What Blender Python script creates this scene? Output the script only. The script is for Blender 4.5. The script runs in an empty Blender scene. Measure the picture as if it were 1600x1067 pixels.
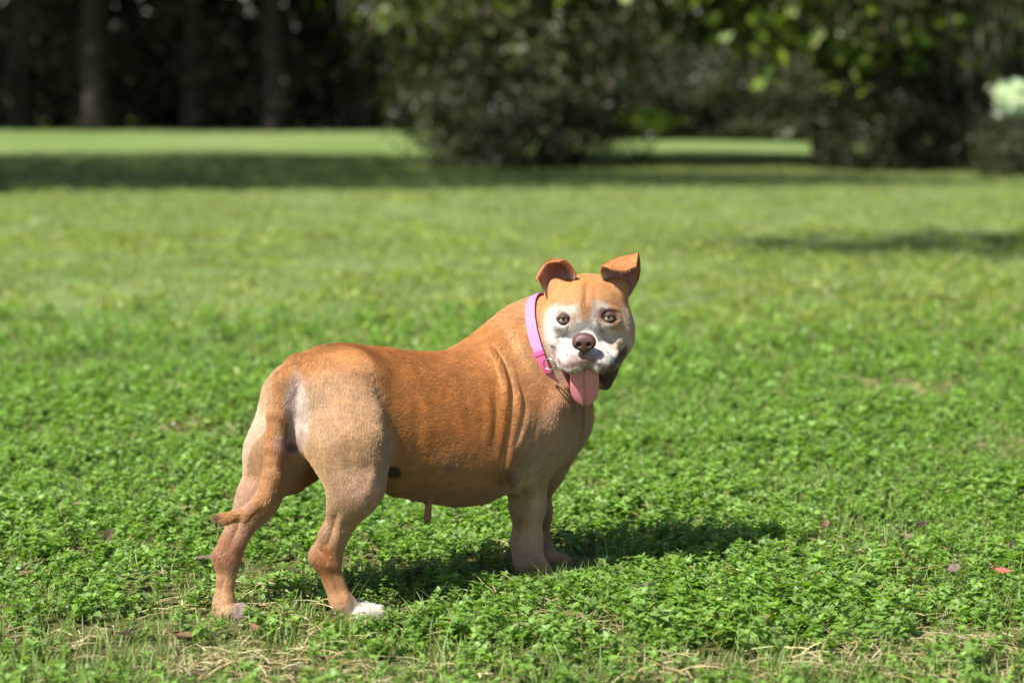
import bpy, bmesh, math, random
import numpy as np
from mathutils import Vector, Matrix

SC = bpy.context.scene
COL = SC.collection
RNG = np.random.default_rng(7)
random.seed(7)

# ------------------------------------------------------------------ camera
CAM_H, LENS, SENSOR = 1.05, 85.0, 36.0
PITCH = math.atan((533.5 - 110.0) / 3778.0)
cd = bpy.data.cameras.new('camera')
cam = bpy.data.objects.new('camera', cd)
COL.objects.link(cam)
cam.location = (0, 0, CAM_H)
cam.rotation_euler = (math.pi / 2 - PITCH, 0, 0)
cd.lens, cd.sensor_width = LENS, SENSOR
cd.clip_start, cd.clip_end = 0.1, 2000
cd.dof.use_dof = True
cd.dof.focus_distance = 4.82
cd.dof.aperture_fstop = 2.8
cd.dof.aperture_blades = 9
SC.camera = cam

# ------------------------------------------------------------------ light
SUN_EL = math.radians(50.5)
SUN_FROM = np.array([-0.67, -0.74])            # horizontal direction towards the sun
SUN_FROM = SUN_FROM / np.linalg.norm(SUN_FROM)
world = bpy.data.worlds.new('World')
SC.world = world
world.use_nodes = True
wn = world.node_tree
sky = wn.nodes.new('ShaderNodeTexSky')
sky.sky_type = 'NISHITA'
sky.sun_disc = False
sky.sun_elevation = SUN_EL
sky.sun_rotation = math.atan2(SUN_FROM[0], SUN_FROM[1])
bg = wn.nodes['Background']
bg.inputs['Strength'].default_value = 0.075
wn.links.new(sky.outputs[0], bg.inputs[0])
ld = bpy.data.lights.new('sun', 'SUN')
sun = bpy.data.objects.new('sun', ld)
COL.objects.link(sun)
ld.energy = 5.0
ld.angle = math.radians(0.5)
ld.color = (1.0, 0.95, 0.86)
sdir = Vector((-SUN_FROM[0] * math.cos(SUN_EL), -SUN_FROM[1] * math.cos(SUN_EL), -math.sin(SUN_EL)))
sun.rotation_euler = sdir.to_track_quat('-Z', 'Y').to_euler()
sun.location = (-6, -5, 12)
SC.view_settings.view_transform = 'Standard'
SC.view_settings.look = 'None'
SC.view_settings.gamma = 1.0
SC.view_settings.use_curve_mapping = False
SC.view_settings.exposure = 0.76
SC.cycles.use_denoising = True
SC.cycles.max_bounces = 8
SC.cycles.transparent_max_bounces = 8

# ------------------------------------------------------------------ helpers
CT, ST, F = math.cos(PITCH), math.sin(PITCH), LENS / SENSOR * 1600.0

def P(px, py, d):
    """the point seen at (px, py) of the 1600 x 1067 photograph, d metres out along the ground"""
    u, v = (px - 800.0) / F, (533.5 - py) / F
    k = d / (CT + v * ST)
    return np.array([u * k, d, CAM_H + (-ST + v * CT) * k])

def project(p):
    p = np.asarray(p, dtype=np.float64)
    y, z = p[..., 1], p[..., 2] - CAM_H
    zc = y * CT - z * ST
    yc = y * ST + z * CT
    return 800.0 + F * p[..., 0] / zc, 533.5 - F * yc / zc

def smooth(e0, e1, x):
    t = np.clip((x - e0) / (e1 - e0), 0, 1)
    return t * t * (3 - 2 * t)

def nrm(v):
    return v / np.maximum(np.linalg.norm(v, axis=-1, keepdims=True), 1e-9)

def hashn(p, seed=0):
    q = (p[..., 0] * 374761393 + p[..., 1] * 668265263 + p[..., 2] * 2147483647 + seed * 974634721).astype(np.int64)
    q = (q ^ (q >> 13)) * 1274126177
    q = q ^ (q >> 16)
    return (q & 0xffff).astype(np.float32) / 65535.0

def vnoise(p, scale, seed=0):
    p = np.asarray(p, dtype=np.float64) * scale
    if p.shape[-1] == 2:
        p = np.concatenate([p, np.zeros(p.shape[:-1] + (1,))], axis=-1)
    i = np.floor(p).astype(np.int64)
    f = p - i
    f = f * f * (3 - 2 * f)
    r = 0
    for a in (0, 1):
        for b in (0, 1):
            for c in (0, 1):
                w = (f[..., 0] if a else 1 - f[..., 0]) * (f[..., 1] if b else 1 - f[..., 1]) * (f[..., 2] if c else 1 - f[..., 2])
                r = r + w * hashn(i + np.array([a, b, c]), seed)
    return r

def fbm(p, scale, octs=4, seed=0):
    r, a, t = 0, 1.0, 0
    for o in range(octs):
        r = r + a * vnoise(p, scale * 2 ** o, seed + o)
        t += a
        a *= 0.5
    return r / t

def tag(o, label=None, cat=None, group=None, kind=None):
    if label: o['label'] = label
    if cat: o['category'] = cat
    if group: o['group'] = group
    if kind: o['kind'] = kind
    return o

def mesh_obj(name, verts, faces, mats=None, parent=None, smooth_=True, colors=None, fmat=None, link=True):
    me = bpy.data.meshes.new(name)
    verts = np.asarray(verts, dtype=np.float32)
    if isinstance(faces, np.ndarray):
        n = faces.shape[1]
        me.vertices.add(len(verts))
        me.vertices.foreach_set('co', verts.ravel())
        me.loops.add(faces.size)
        me.loops.foreach_set('vertex_index', faces.astype(np.int32).ravel())
        me.polygons.add(len(faces))
        me.polygons.foreach_set('loop_start', np.arange(0, faces.size, n, dtype=np.int32))
        me.polygons.foreach_set('loop_total', np.full(len(faces), n, dtype=np.int32))
        me.update(calc_edges=True)
    else:
        me.from_pydata([tuple(v) for v in verts], [], faces)
        me.update()
    if smooth_:
        me.polygons.foreach_set('use_smooth', np.ones(len(me.polygons), dtype=bool))
    for m in (mats or []):
        me.materials.append(m)
    if fmat is not None:
        me.polygons.foreach_set('material_index', np.asarray(fmat, dtype=np.int32))
    if colors is not None:
        at = me.color_attributes.new('tint', 'FLOAT_COLOR', 'POINT')
        c4 = np.ones((len(verts), 4), dtype=np.float32)
        c4[:, :3] = colors
        at.data.foreach_set('color', c4.ravel())
    o = bpy.data.objects.new(name, me)
    if link: COL.objects.link(o)
    if parent is not None:
        o.parent = parent
    return o

def node_mat(name):
    m = bpy.data.materials.new(name)
    m.use_nodes = True
    nt = m.node_tree
    b = nt.nodes['Principled BSDF']
    return m, nt, b

def simple_mat(name, color, rough=0.6, spec=0.3, noise=None, noise_amt=0.3, bump=0.0, metal=0.0, sub=0.0):
    m, nt, b = node_mat(name)
    b.inputs['Roughness'].default_value = rough
    b.inputs['Specular IOR Level'].default_value = spec
    b.inputs['Metallic'].default_value = metal
    b.inputs['Base Color'].default_value = (*color, 1)
    if sub:
        b.inputs['Subsurface Weight'].default_value = sub
        b.inputs['Subsurface Radius'].default_value = (0.01, 0.004, 0.002)
        b.inputs['Subsurface Scale'].default_value = 0.4
    if noise:
        tc = nt.nodes.new('ShaderNodeTexCoord')
        n = nt.nodes.new('ShaderNodeTexNoise')
        n.inputs['Scale'].default_value = noise
        n.inputs['Detail'].default_value = 5
        nt.links.new(tc.outputs['Object'], n.inputs['Vector'])
        r = nt.nodes.new('ShaderNodeMapRange')
        r.inputs['To Min'].default_value = 1 - noise_amt
        r.inputs['To Max'].default_value = 1 + noise_amt
        r.inputs['From Min'].default_value, r.inputs['From Max'].default_value = 0.3, 0.7
        nt.links.new(n.outputs['Fac'], r.inputs['Value'])
        mx = nt.nodes.new('ShaderNodeVectorMath'); mx.operation = 'SCALE'
        mx.inputs[0].default_value = color
        nt.links.new(r.outputs[0], mx.inputs['Scale'])
        nt.links.new(mx.outputs[0], b.inputs['Base Color'])
        if bump:
            bp = nt.nodes.new('ShaderNodeBump')
            bp.inputs['Strength'].default_value = bump
            bp.inputs['Distance'].default_value = 0.002
            nt.links.new(n.outputs['Fac'], bp.inputs['Height'])
            nt.links.new(bp.outputs[0], b.inputs['Normal'])
    return m

def leaf_mat(name, trans=0.35, rough=0.45, gloss=0.06, vary=0.25, gain=1.0):
    """leaf colour from the mesh's own tint, with variation from plant to plant"""
    m = bpy.data.materials.new(name)
    m.use_nodes = True
    nt = m.node_tree
    nt.nodes.clear()
    N = nt.nodes.new
    out = N('ShaderNodeOutputMaterial')
    at = N('ShaderNodeAttribute'); at.attribute_name = 'tint'
    oi = N('ShaderNodeObjectInfo')
    mr = N('ShaderNodeMapRange')
    mr.inputs['To Min'].default_value, mr.inputs['To Max'].default_value = (1 - vary) * gain, (1 + vary) * gain
    nt.links.new(oi.outputs['Random'], mr.inputs['Value'])
    sc = N('ShaderNodeVectorMath'); sc.operation = 'SCALE'
    nt.links.new(at.outputs['Color'], sc.inputs[0])
    nt.links.new(mr.outputs[0], sc.inputs['Scale'])
    d = N('ShaderNodeBsdfDiffuse')
    nt.links.new(sc.outputs[0], d.inputs['Color'])
    t = N('ShaderNodeBsdfTranslucent')
    tm = N('ShaderNodeVectorMath'); tm.operation = 'MULTIPLY'
    tm.inputs[1].default_value = (1.15, 1.25, 0.5)
    nt.links.new(sc.outputs[0], tm.inputs[0])
    nt.links.new(tm.outputs[0], t.inputs['Color'])
    mx = N('ShaderNodeMixShader'); mx.inputs[0].default_value = trans
    nt.links.new(d.outputs[0], mx.inputs[1]); nt.links.new(t.outputs[0], mx.inputs[2])
    g = N('ShaderNodeBsdfGlossy'); g.inputs['Roughness'].default_value = rough
    g.inputs['Color'].default_value = (0.9, 0.95, 1, 1)
    mx2 = N('ShaderNodeMixShader'); mx2.inputs[0].default_value = gloss
    nt.links.new(mx.outputs[0], mx2.inputs[1]); nt.links.new(g.outputs[0], mx2.inputs[2])
    nt.links.new(mx2.outputs[0], out.inputs['Surface'])
    return m

def tube(points, radii, seg=8, cap=True):
    pts = np.asarray(points, dtype=float)
    V, Fc = [], []
    up = np.array([0.13, 0.31, 0.94])
    for i, p in enumerate(pts):
        a = pts[max(0, i - 1)]; b = pts[min(len(pts) - 1, i + 1)]
        t = nrm(b - a)
        x = nrm(np.cross(t, up if abs(t @ up) < 0.97 else np.array([1.0, 0, 0])))
        y = np.cross(t, x)
        for k in range(seg):
            w = 2 * math.pi * k / seg
            V.append(p + radii[i] * (math.cos(w) * x + math.sin(w) * y))
    for i in range(len(pts) - 1):
        for k in range(seg):
            k2 = (k + 1) % seg
            Fc.append([i * seg + k, i * seg + k2, (i + 1) * seg + k2, (i + 1) * seg + k])
    if cap:
        Fc.append(list(range(seg))[::-1])
        Fc.append([(len(pts) - 1) * seg + k for k in range(seg)])
    return V, Fc

def catmull(pts, n):
    pts = np.asarray(pts, dtype=float)
    k = len(pts)
    t = np.linspace(0, k - 1, n)
    i = np.clip(t.astype(int), 0, k - 2)
    f = (t - i)[:, None]
    g = lambda j: pts[np.clip(j, 0, k - 1)]
    p0, p1, p2, p3 = g(i - 1), g(i), g(i + 1), g(i + 2)
    return 0.5 * (2 * p1 + (p2 - p0) * f + (2 * p0 - 5 * p1 + 4 * p2 - p3) * f ** 2 + (3 * p1 - p0 - 3 * p2 + p3) * f ** 3)

# ------------------------------------------------------------------ ground
def ground_z(x, y):
    x, y = np.asarray(x, float), np.asarray(y, float)
    q = np.stack([x, y], -1)
    near = 0.012 * (fbm(q, 2.2, 3, 3) - 0.5) * 2
    roll = 0.10 * (vnoise(q, 0.09, 11) - 0.5) * smooth(8, 20, y)
    return near + roll - 0.004

gx = np.concatenate([-np.geomspace(400, 6, 26), np.linspace(-5.8, 5.8, 140), np.geomspace(6, 400, 26)])
gy = np.concatenate([-np.geomspace(300, 3, 14), np.linspace(-2, 3.2, 10), np.linspace(3.3, 10, 130), np.geomspace(10.1, 60, 90), np.geomspace(63, 500, 16)])
X, Y = np.meshgrid(gx, gy)
gv = np.stack([X, Y, ground_z(X, Y)], -1).reshape(-1, 3)
nx, ny = len(gx), len(gy)
ii = (np.arange(ny - 1)[:, None] * nx + np.arange(nx - 1)[None]).ravel()
gf = np.stack([ii, ii + 1, ii + nx + 1, ii + nx], 1)
gm, nt, b = node_mat('lawn_soil')
b.inputs['Roughness'].default_value = 0.95
b.inputs['Specular IOR Level'].default_value = 0.1
tc = nt.nodes.new('ShaderNodeTexCoord')
def noise_node(nt, scale, detail=5, rough=0.6):
    n = nt.nodes.new('ShaderNodeTexNoise')
    n.inputs['Scale'].default_value, n.inputs['Detail'].default_value = scale, detail
    n.inputs['Roughness'].default_value = rough
    nt.links.new(tc.outputs['Object'], n.inputs['Vector'])
    return n
n1, n2, n3 = noise_node(nt, 0.35), noise_node(nt, 5.0), noise_node(nt, 60.0)
cr = nt.nodes.new('ShaderNodeValToRGB')
cr.color_ramp.elements[0].position, cr.color_ramp.elements[1].position = 0.33, 0.68
cr.color_ramp.elements[0].color = (0.135, 0.225, 0.055, 1)
cr.color_ramp.elements[1].color = (0.215, 0.27, 0.105, 1)
nt.links.new(n1.outputs['Fac'], cr.inputs[0])
soil = nt.nodes.new('ShaderNodeValToRGB')
soil.color_ramp.elements[0].position, soil.color_ramp.elements[1].position = 0.3, 0.75
soil.color_ramp.elements[0].color = (0.05, 0.055, 0.02, 1)
soil.color_ramp.elements[1].color = (0.19, 0.18, 0.075, 1)
nt.links.new(n3.outputs['Fac'], soil.inputs[0])
sep = nt.nodes.new('ShaderNodeSeparateXYZ')
nt.links.new(tc.outputs['Object'], sep.inputs[0])
fr = nt.nodes.new('ShaderNodeMapRange')
fr.inputs['From Min'].default_value, fr.inputs['From Max'].default_value = 5.5, 10.5
nt.links.new(sep.outputs['Y'], fr.inputs['Value'])
mix = nt.nodes.new('ShaderNodeMix'); mix.data_type = 'RGBA'
nt.links.new(fr.outputs[0], mix.inputs['Factor'])
nt.links.new(soil.outputs[0], mix.inputs[6])
nt.links.new(cr.outputs[0], mix.inputs[7])
mul = nt.nodes.new('ShaderNodeMapRange')
mul.inputs['From Min'].default_value, mul.inputs['From Max'].default_value = 0.3, 0.7
mul.inputs['To Min'].default_value, mul.inputs['To Max'].default_value = 0.8, 1.2
nt.links.new(n2.outputs['Fac'], mul.inputs['Value'])
vs = nt.nodes.new('ShaderNodeVectorMath'); vs.operation = 'SCALE'
nt.links.new(mix.outputs[2], vs.inputs[0]); nt.links.new(mul.outputs[0], vs.inputs['Scale'])
nt.links.new(vs.outputs[0], b.inputs['Base Color'])
bp = nt.nodes.new('ShaderNodeBump'); bp.inputs['Strength'].default_value = 0.6; bp.inputs['Distance'].default_value = 0.02
nt.links.new(n3.outputs['Fac'], bp.inputs['Height']); nt.links.new(bp.outputs[0], b.inputs['Normal'])
ground = mesh_obj('lawn', gv, gf, [gm])
tag(ground, 'flat mown lawn under the dog reaching back to the dark woods', 'lawn', kind='structure')

# ------------------------------------------------------------------ trees
M_bark = simple_mat('bark', (0.042, 0.036, 0.030), 0.9, 0.1, 9.0, 0.45, 0.8)
M_bark_pale = simple_mat('pale_bark', (0.27, 0.235, 0.19), 0.9, 0.1, 7.0, 0.4, 0.8)
M_leaf = leaf_mat('tree_leaf', 0.3, 0.5, 0.035)
M_bright = leaf_mat('young_leaf', 0.45, 0.5, 0.04)
M_moss = leaf_mat('hanging_moss', 0.2, 0.8, 0.0)

def leaf_cards(centers, size, aspect=0.5, tint=(0.05, 0.08, 0.025), var=0.3, yellow=0.15, rng=RNG, flat=0.0):
    n = len(centers)
    ax = rng.normal(size=(n, 3)); ax[:, 2] *= (1 - flat); ax = nrm(ax)
    bx = nrm(np.cross(ax, rng.normal(size=(n, 3))))
    cx = np.cross(ax, bx)
    L = (size * rng.uniform(0.6, 1.4, n))[:, None]
    W = L * aspect * 0.5
    p0 = centers - ax * L * 0.5
    p1 = centers + bx * W + cx * W * 0.3
    p2 = centers + ax * L * 0.5
    p3 = centers - bx * W + cx * W * 0.3
    V = np.stack([p0, p1, p2, p3], 1).reshape(-1, 3)
    i = np.arange(n)[:, None] * 4
    Fc = np.concatenate([i, i + 1, i + 2, i + 3], 1)
    t = np.array(tint)[None] * rng.uniform(1 - var, 1 + var, (n, 1))
    t = t * (1 + rng.uniform(0, yellow, (n, 1)) * np.array([[2.5, 1.0, 0.0]]))
    C = np.repeat(t, 4, 0)
    return V, Fc, C

def crown_points(rx, ry, rz, clumps, per, spread, rng, shell=0.45, low=-1.0):
    d = nrm(rng.normal(size=(clumps, 3)))
    d[:, 2] = np.where(d[:, 2] < low, -d[:, 2], d[:, 2])
    r = rng.uniform(shell ** 3, 1, clumps) ** (1 / 3)
    c = d * r[:, None] * np.array([rx, ry, rz])
    c = np.repeat(c, per, 0)
    s = spread * np.repeat(rng.uniform(0.6, 1.5, clumps), per)[:, None]
    return c + rng.normal(size=c.shape) * s * np.array([1, 1, 0.7])

def tree_meshes(kind, seed):
    """trunk and crown (and hanging moss) of one kind of tree, metres, base at the origin"""
    rng = np.random.default_rng(seed)
    V, Fc = [], []
    def add(v, f):
        o = len(V); V.extend(v); Fc.extend([[i + o for i in q] for q in f])
    H, rad, fork, cr, cz, tint, size, clumps, per, mossy = kind
    lean = rng.uniform(-0.06, 0.06, 2)
    top = np.array([lean[0] * fork, lean[1] * fork, fork])
    pts = catmull([[0, 0, -0.1], [lean[0] * fork * .3 + rng.uniform(-.1, .1), 0, fork * .35], top * [1, 1, .75], top], 12)
    rr = np.interp(np.linspace(0, 1, 12), [0, .08, .3, 1], [rad * 1.6, rad * 1.15, rad, rad * .8])
    add(*tube(pts, rr, 12))
    tips = []
    for k in range(7):
        a = 2 * math.pi * (k + rng.uniform(-.3, .3)) / 7
        reach = rng.uniform(.55, .95)
        end = np.array([math.cos(a) * cr[0] * reach, math.sin(a) * cr[1] * reach, cz + rng.uniform(-.5, .6) * cr[2]])
        mid = top * .5 + end * .5 + np.array([0, 0, rng.uniform(-.1, .3) * cr[2]])
        st = top * rng.uniform(.75, 1)
        lp = catmull([st, mid * .5 + st * .5 + rng.normal(size=3) * .1, mid, end], 9)
        add(*tube(lp, np.linspace(rad * .5, rad * .08, 9), 7))
        for q in range(3):
            s = lp[rng.integers(4, 8)]
            e = s + rng.normal(size=3) * np.array(cr) * .3
            add(*tube(catmull([s, (s + e) / 2 + rng.normal(size=3) * .1, e], 5), np.linspace(rad * .14, rad * .03, 5), 5))
    tv = (np.array(V), Fc)
    pts = crown_points(*cr, clumps, per, min(cr) * .16, rng, .35) + np.array([top[0], top[1], cz])
    pts[:, 2] = np.maximum(pts[:, 2], .15)
    cv = leaf_cards(pts, size, .55, tint, .35, .25, rng)
    mv = None
    if mossy:
        n = 700
        c = crown_points(cr[0] * .95, cr[1] * .95, cr[2] * .9, 60, n // 60, .15, rng, .5) + np.array([top[0], top[1], cz - .3])
        c = np.repeat(c, 4, 0) + rng.normal(size=(len(c) * 4, 3)) * [.07, .07, .25]
        mv = leaf_cards(c, .34, .12, (0.15, 0.15, 0.11), .3, .1, rng)
        # strands hang down
        q = mv[0].reshape(-1, 4, 3); m = q.mean(1, keepdims=True)
        q = q - m
        L = np.linalg.norm(q[:, 2] - q[:, 0], axis=1)
        q[:, 0] = np.stack([0 * L, 0 * L, L * .5], 1); q[:, 2] = -q[:, 0]
        q[:, 1, 2] *= .2; q[:, 3, 2] *= .2
        mv = ((q + m).reshape(-1, 3), mv[1], mv[2])
    return tv, cv, mv

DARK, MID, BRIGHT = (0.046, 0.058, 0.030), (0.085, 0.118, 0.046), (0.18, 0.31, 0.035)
KINDS = {  # height, trunk radius, fork height, crown radii, crown centre, tint, leaf size, clumps, leaves per clump, moss
    'oak': (9, .21, 2.6, (4.2, 4.2, 2.6), 6.0, DARK, .18, 210, 85, True),
    'bright': (8, .20, 2.2, (3.0, 2.6, 2.2), 3.3, BRIGHT, .19, 125, 55, False),
    'shade': (7, .18, 3.2, (2.6, 2.4, 1.5), 5.3, DARK, .14, 150, 70, False),
    'low': (6, .18, 1.4, (2.6, 2.4, 2.1), 3.1, MID, .13, 140, 65, True),
}
protos = {}
def tree(kind, var, name, x, y, label, group=None, s=1.0, rz=0.0, squash=(1, 1, 1), bark=None):
    key = (kind, var)
    root = bpy.data.objects.new(name, None)
    COL.objects.link(root)
    root.location = (x, y, float(ground_z(x, y)))
    root.rotation_euler = (0, 0, rz)
    root.scale = (s * squash[0], s * squash[1], s * squash[2])
    tag(root, label, 'tree', group)
    if key not in protos:
        tv, cv, mv = tree_meshes(KINDS[kind], 100 + var * 17 + len(kind))
        t = mesh_obj('trunk', tv[0], tv[1], [bark or M_bark], root)
        c = mesh_obj('crown', cv[0], cv[1], [M_bright if kind == 'bright' else M_leaf], root, colors=cv[2], smooth_=False)
        ms = [t, c]
        if mv is not None:
            ms.append(mesh_obj('hanging_moss', mv[0], mv[1], [M_moss], root, colors=mv[2], smooth_=False))
        protos[key] = ms
    else:
        for m in protos[key]:
            c = m.copy(); COL.objects.link(c); c.parent = root
    return root

shrub_protos = {}
def shrub(x, y, w, h, label, group, tint=DARK, var=0, size=.12, name='shrub', top=False):
    key = (tint, var, size, top)
    root = bpy.data.objects.new(name, None)
    COL.objects.link(root)
    root.location = (x, y, float(ground_z(x, y)))
    root.scale = (w / 2, w / 2, h / 2)
    root.rotation_euler = (0, 0, random.uniform(0, 6.28))
    tag(root, label, 'shrub', group)
    if key not in shrub_protos:
        rng = np.random.default_rng(50 + var + int(tint[1] * 1000))
        p = crown_points(1, 1, 1, 70, 55, .16, rng, .4)
        p[:, 2] = np.abs(p[:, 2] + .9) * 1.05
        if top: p[:, 2] = 1.3 + .34 * p[:, 2]
        V, Fc, C = leaf_cards(p, size, .5, tint, .35, .3, rng)
        c = mesh_obj('foliage', V, Fc, [M_leaf], root, colors=C, smooth_=False)
        TV, TF = [], []
        for k in range(9):
            a = rng.uniform(0, 6.28); e = np.array([math.cos(a) * .7, math.sin(a) * .7, rng.uniform(1, 1.7)])
            v, f = tube(catmull([[e[0] * .1, e[1] * .1, -.05], e * [.4, .4, .5], e], 6), np.linspace(.035, .01, 6), 6)
            o = len(TV); TV.extend(v); TF.extend([[i + o for i in q] for q in f])
        t = mesh_obj('stems', TV, TF, [M_bark], root)
        shrub_protos[key] = [c, t]
    else:
        for m in shrub_protos[key]:
            c = m.copy(); COL.objects.link(c); c.parent = root
    return root

def gxy(px, d):
    return P(px, 200, d)[0]

# the edge of the woods, 42 m out
ORD = 'first second third fourth fifth sixth seventh eighth ninth tenth eleventh'.split()
k = 0
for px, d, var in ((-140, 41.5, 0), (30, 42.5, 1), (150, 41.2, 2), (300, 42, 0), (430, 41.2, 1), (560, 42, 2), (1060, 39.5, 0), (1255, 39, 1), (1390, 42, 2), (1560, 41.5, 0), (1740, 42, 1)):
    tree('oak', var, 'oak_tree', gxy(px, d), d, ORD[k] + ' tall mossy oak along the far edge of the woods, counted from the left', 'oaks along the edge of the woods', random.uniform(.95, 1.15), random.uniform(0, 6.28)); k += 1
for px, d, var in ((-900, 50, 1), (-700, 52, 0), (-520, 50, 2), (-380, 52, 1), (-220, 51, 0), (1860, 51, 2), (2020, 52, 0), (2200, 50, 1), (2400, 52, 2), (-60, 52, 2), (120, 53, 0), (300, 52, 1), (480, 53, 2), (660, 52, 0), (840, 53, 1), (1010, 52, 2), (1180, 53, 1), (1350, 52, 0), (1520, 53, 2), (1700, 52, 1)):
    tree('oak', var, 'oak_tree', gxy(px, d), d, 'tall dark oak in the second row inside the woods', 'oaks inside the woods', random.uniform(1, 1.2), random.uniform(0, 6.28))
for i, px in enumerate(range(-1000, 2600, 78)):
    d = 43.4 + random.uniform(-1.0, 3.0)
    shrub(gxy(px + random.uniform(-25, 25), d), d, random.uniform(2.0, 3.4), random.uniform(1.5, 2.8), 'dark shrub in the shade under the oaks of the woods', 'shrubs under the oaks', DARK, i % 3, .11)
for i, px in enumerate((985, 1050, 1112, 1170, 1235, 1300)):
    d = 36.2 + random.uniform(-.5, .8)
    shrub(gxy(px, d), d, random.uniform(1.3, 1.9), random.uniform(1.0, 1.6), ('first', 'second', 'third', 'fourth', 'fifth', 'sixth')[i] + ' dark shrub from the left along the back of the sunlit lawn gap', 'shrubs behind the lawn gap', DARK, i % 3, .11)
wr = np.random.default_rng(5)
wc = np.stack([wr.uniform(-75, 75, 130000), wr.uniform(55, 63, 130000), wr.uniform(0, 10, 130000)], 1)
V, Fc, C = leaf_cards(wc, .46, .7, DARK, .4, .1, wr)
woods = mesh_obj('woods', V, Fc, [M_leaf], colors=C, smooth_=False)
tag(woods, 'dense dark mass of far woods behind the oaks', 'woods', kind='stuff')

# the clump in the middle, about 25 m out
tree('low', 0, 'oak_tree', gxy(800, 26.5), 26.5, 'mossy spreading oak in the middle clump, its pale trunk above the dark bush', None, .95, .4, bark=M_bark_pale)
tree('low', 1, 'oak_tree', gxy(865, 25.8), 25.8, 'smaller leaning oak at the right end of the middle clump', None, .72, 2.0, bark=M_bark_pale)
shrub(gxy(716, 25.8), 25.8, 1.5, 1.6, 'dark rounded bush at the left end of the middle clump', None, MID, 0, .10)
shrub(gxy(795, 25.2), 25.2, 1.9, 1.2, 'low dark bush in the middle of the middle clump', None, DARK, 1, .10)
shrub(gxy(893, 25.5), 25.5, 1.4, 1.0, 'small dark bush at the right foot of the middle clump', None, DARK, 2, .10)
shrub(gxy(1003, 25.6), 25.6, .66, .60, 'small light green sapling bush on the lit lawn right of the middle clump', None, (.20, .34, .05), 0, .17, 'shrub', True)
tree('bright', 1, 'tree', gxy(775, 26.9), 26.9, 'light green tree in the middle clump whose sunlit twigs hang in at the top', None, .85, 0, (.9, 1, 1.25), M_bark_pale)
# the clump on the right
tree('bright', 0, 'tree', gxy(1300, 26.2), 26.2, 'bright leaved tree whose sunlit branches hang over the lawn gap', None, .95, 1.0)
tree('low', 2, 'oak_tree', gxy(1412, 25.4), 25.4, 'dark oak with two thin trunks standing in the right clump', None, 1.05, 3.0)
tree('low', 1, 'oak_tree', gxy(1500, 26), 26, 'dark oak behind the right clump with a slim grey trunk', None, 1.1, 5.0)
shrub(gxy(1372, 25.2), 25.2, 1.4, 1.1, 'dark bush at the left end of the right clump', None, DARK, 0, .10)
shrub(gxy(1455, 25.4), 25.4, 1.3, 1.0, 'dark bush between the trunks of the right clump', None, DARK, 1, .10)
shrub(gxy(1560, 25.6), 25.6, 1.5, 1.2, 'dark bush at the right border of the right clump', None, DARK, 2, .10)

shrub(gxy(1575, 24.3), 24.0, .42, .95, 'pale whitish green shrub in the sun at the right border', None, (.46, .62, .56), 0, .16, 'shrub', True)

shrub(gxy(1578, 23.8), 23.8, .8, .62, 'low dark bush in front of the pale whitish green shrub', None, DARK, 1, .10)

# shade trees standing outside the frame whose shadows cross the lawn
tree('oak', 0, 'oak_tree', -8.2, 23.0, 'wide oak left of the frame that shades the far lawn', None, 1.0, .5)
tree('oak', 1, 'oak_tree', -5.6, 19.0, 'long limbed oak left of the frame nearer than the other', None, 1.0, 0, (1.5, .33, 1))
tree('shade', 0, 'oak_tree', 3.75, 11.5, 'spreading oak right of the frame that shades the lawn', None, 1.0, 0, (2.3, .44, 1))

# ------------------------------------------------------------------ the dog: one implicit surface, meshed once
# a primitive: (kind, params, blend radius, coat colour, hair flow)
TAN, ORANGE, PALE, PINK, WHITE = (.50, .25, .10), (.50, .21, .06), (.485, .305, .15), (.49, .285, .18), (.66, .62, .575)
BELLY, LEGT = (.36, .18, .09), (.50, .31, .18)
HEAD_H = nrm(np.array([.76, .65, 0]))        # where the body points
SIDE_R = np.array([HEAD_H[1], -HEAD_H[0], 0])  # its right flank
prims = []
def cone(a, b, ra, rb, k=.02, col=TAN, flow=None):
    a, b = np.asarray(a, float), np.asarray(b, float)
    prims.append(dict(t='cone', a=a, b=b, ra=ra, rb=rb, k=k, col=np.array(col), flow=nrm(b - a) if flow is None else nrm(np.asarray(flow, float)), neg=False))
def ell(c, r, k=.02, col=TAN, flow=(0, 0, -1), R=None, neg=False):
    prims.append(dict(t='ell', c=np.asarray(c, float), r=np.asarray(r, float), k=k, col=np.array(col), flow=nrm(np.asarray(flow, float)), R=np.eye(3) if R is None else R, neg=neg))

def bounds(q, m):
    if q['t'] == 'cone':
        lo = np.minimum(q['a'] - q['ra'], q['b'] - q['rb']); hi = np.maximum(q['a'] + q['ra'], q['b'] + q['rb'])
    elif q['t'] == 'ell':
        e = np.sqrt(((q['R'] * q['r'][None]) ** 2).sum(1)); lo, hi = q['c'] - e, q['c'] + e
    else:
        lo, hi = q['lo'], q['hi']
    return lo - m, hi + m

def pdist(q, p):
    if q['t'] == 'cone':
        ba = q['b'] - q['a']; l = np.linalg.norm(ba); w = ba / l
        pa = p - q['a']
        h = pa @ w
        r = np.sqrt(np.maximum((pa * pa).sum(-1) - h * h, 0))
        s = (q['ra'] - q['rb']) / l
        c = math.sqrt(max(1 - s * s, 1e-6))
        hh = h - r * s / c                     # foot point along the slanted side
        t = np.clip(hh / l, 0, 1)
        return np.sqrt(r * r + (h - t * l) ** 2) - (q['ra'] + (q['rb'] - q['ra']) * t)
    if q['t'] == 'ell':
        x = (p - q['c']) @ q['R']
        k0 = np.linalg.norm(x / q['r'], axis=-1); k1 = np.linalg.norm(x / q['r'] ** 2, axis=-1)
        return k0 * (k0 - 1) / np.maximum(k1, 1e-6)
    return q['f'](p)

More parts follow.
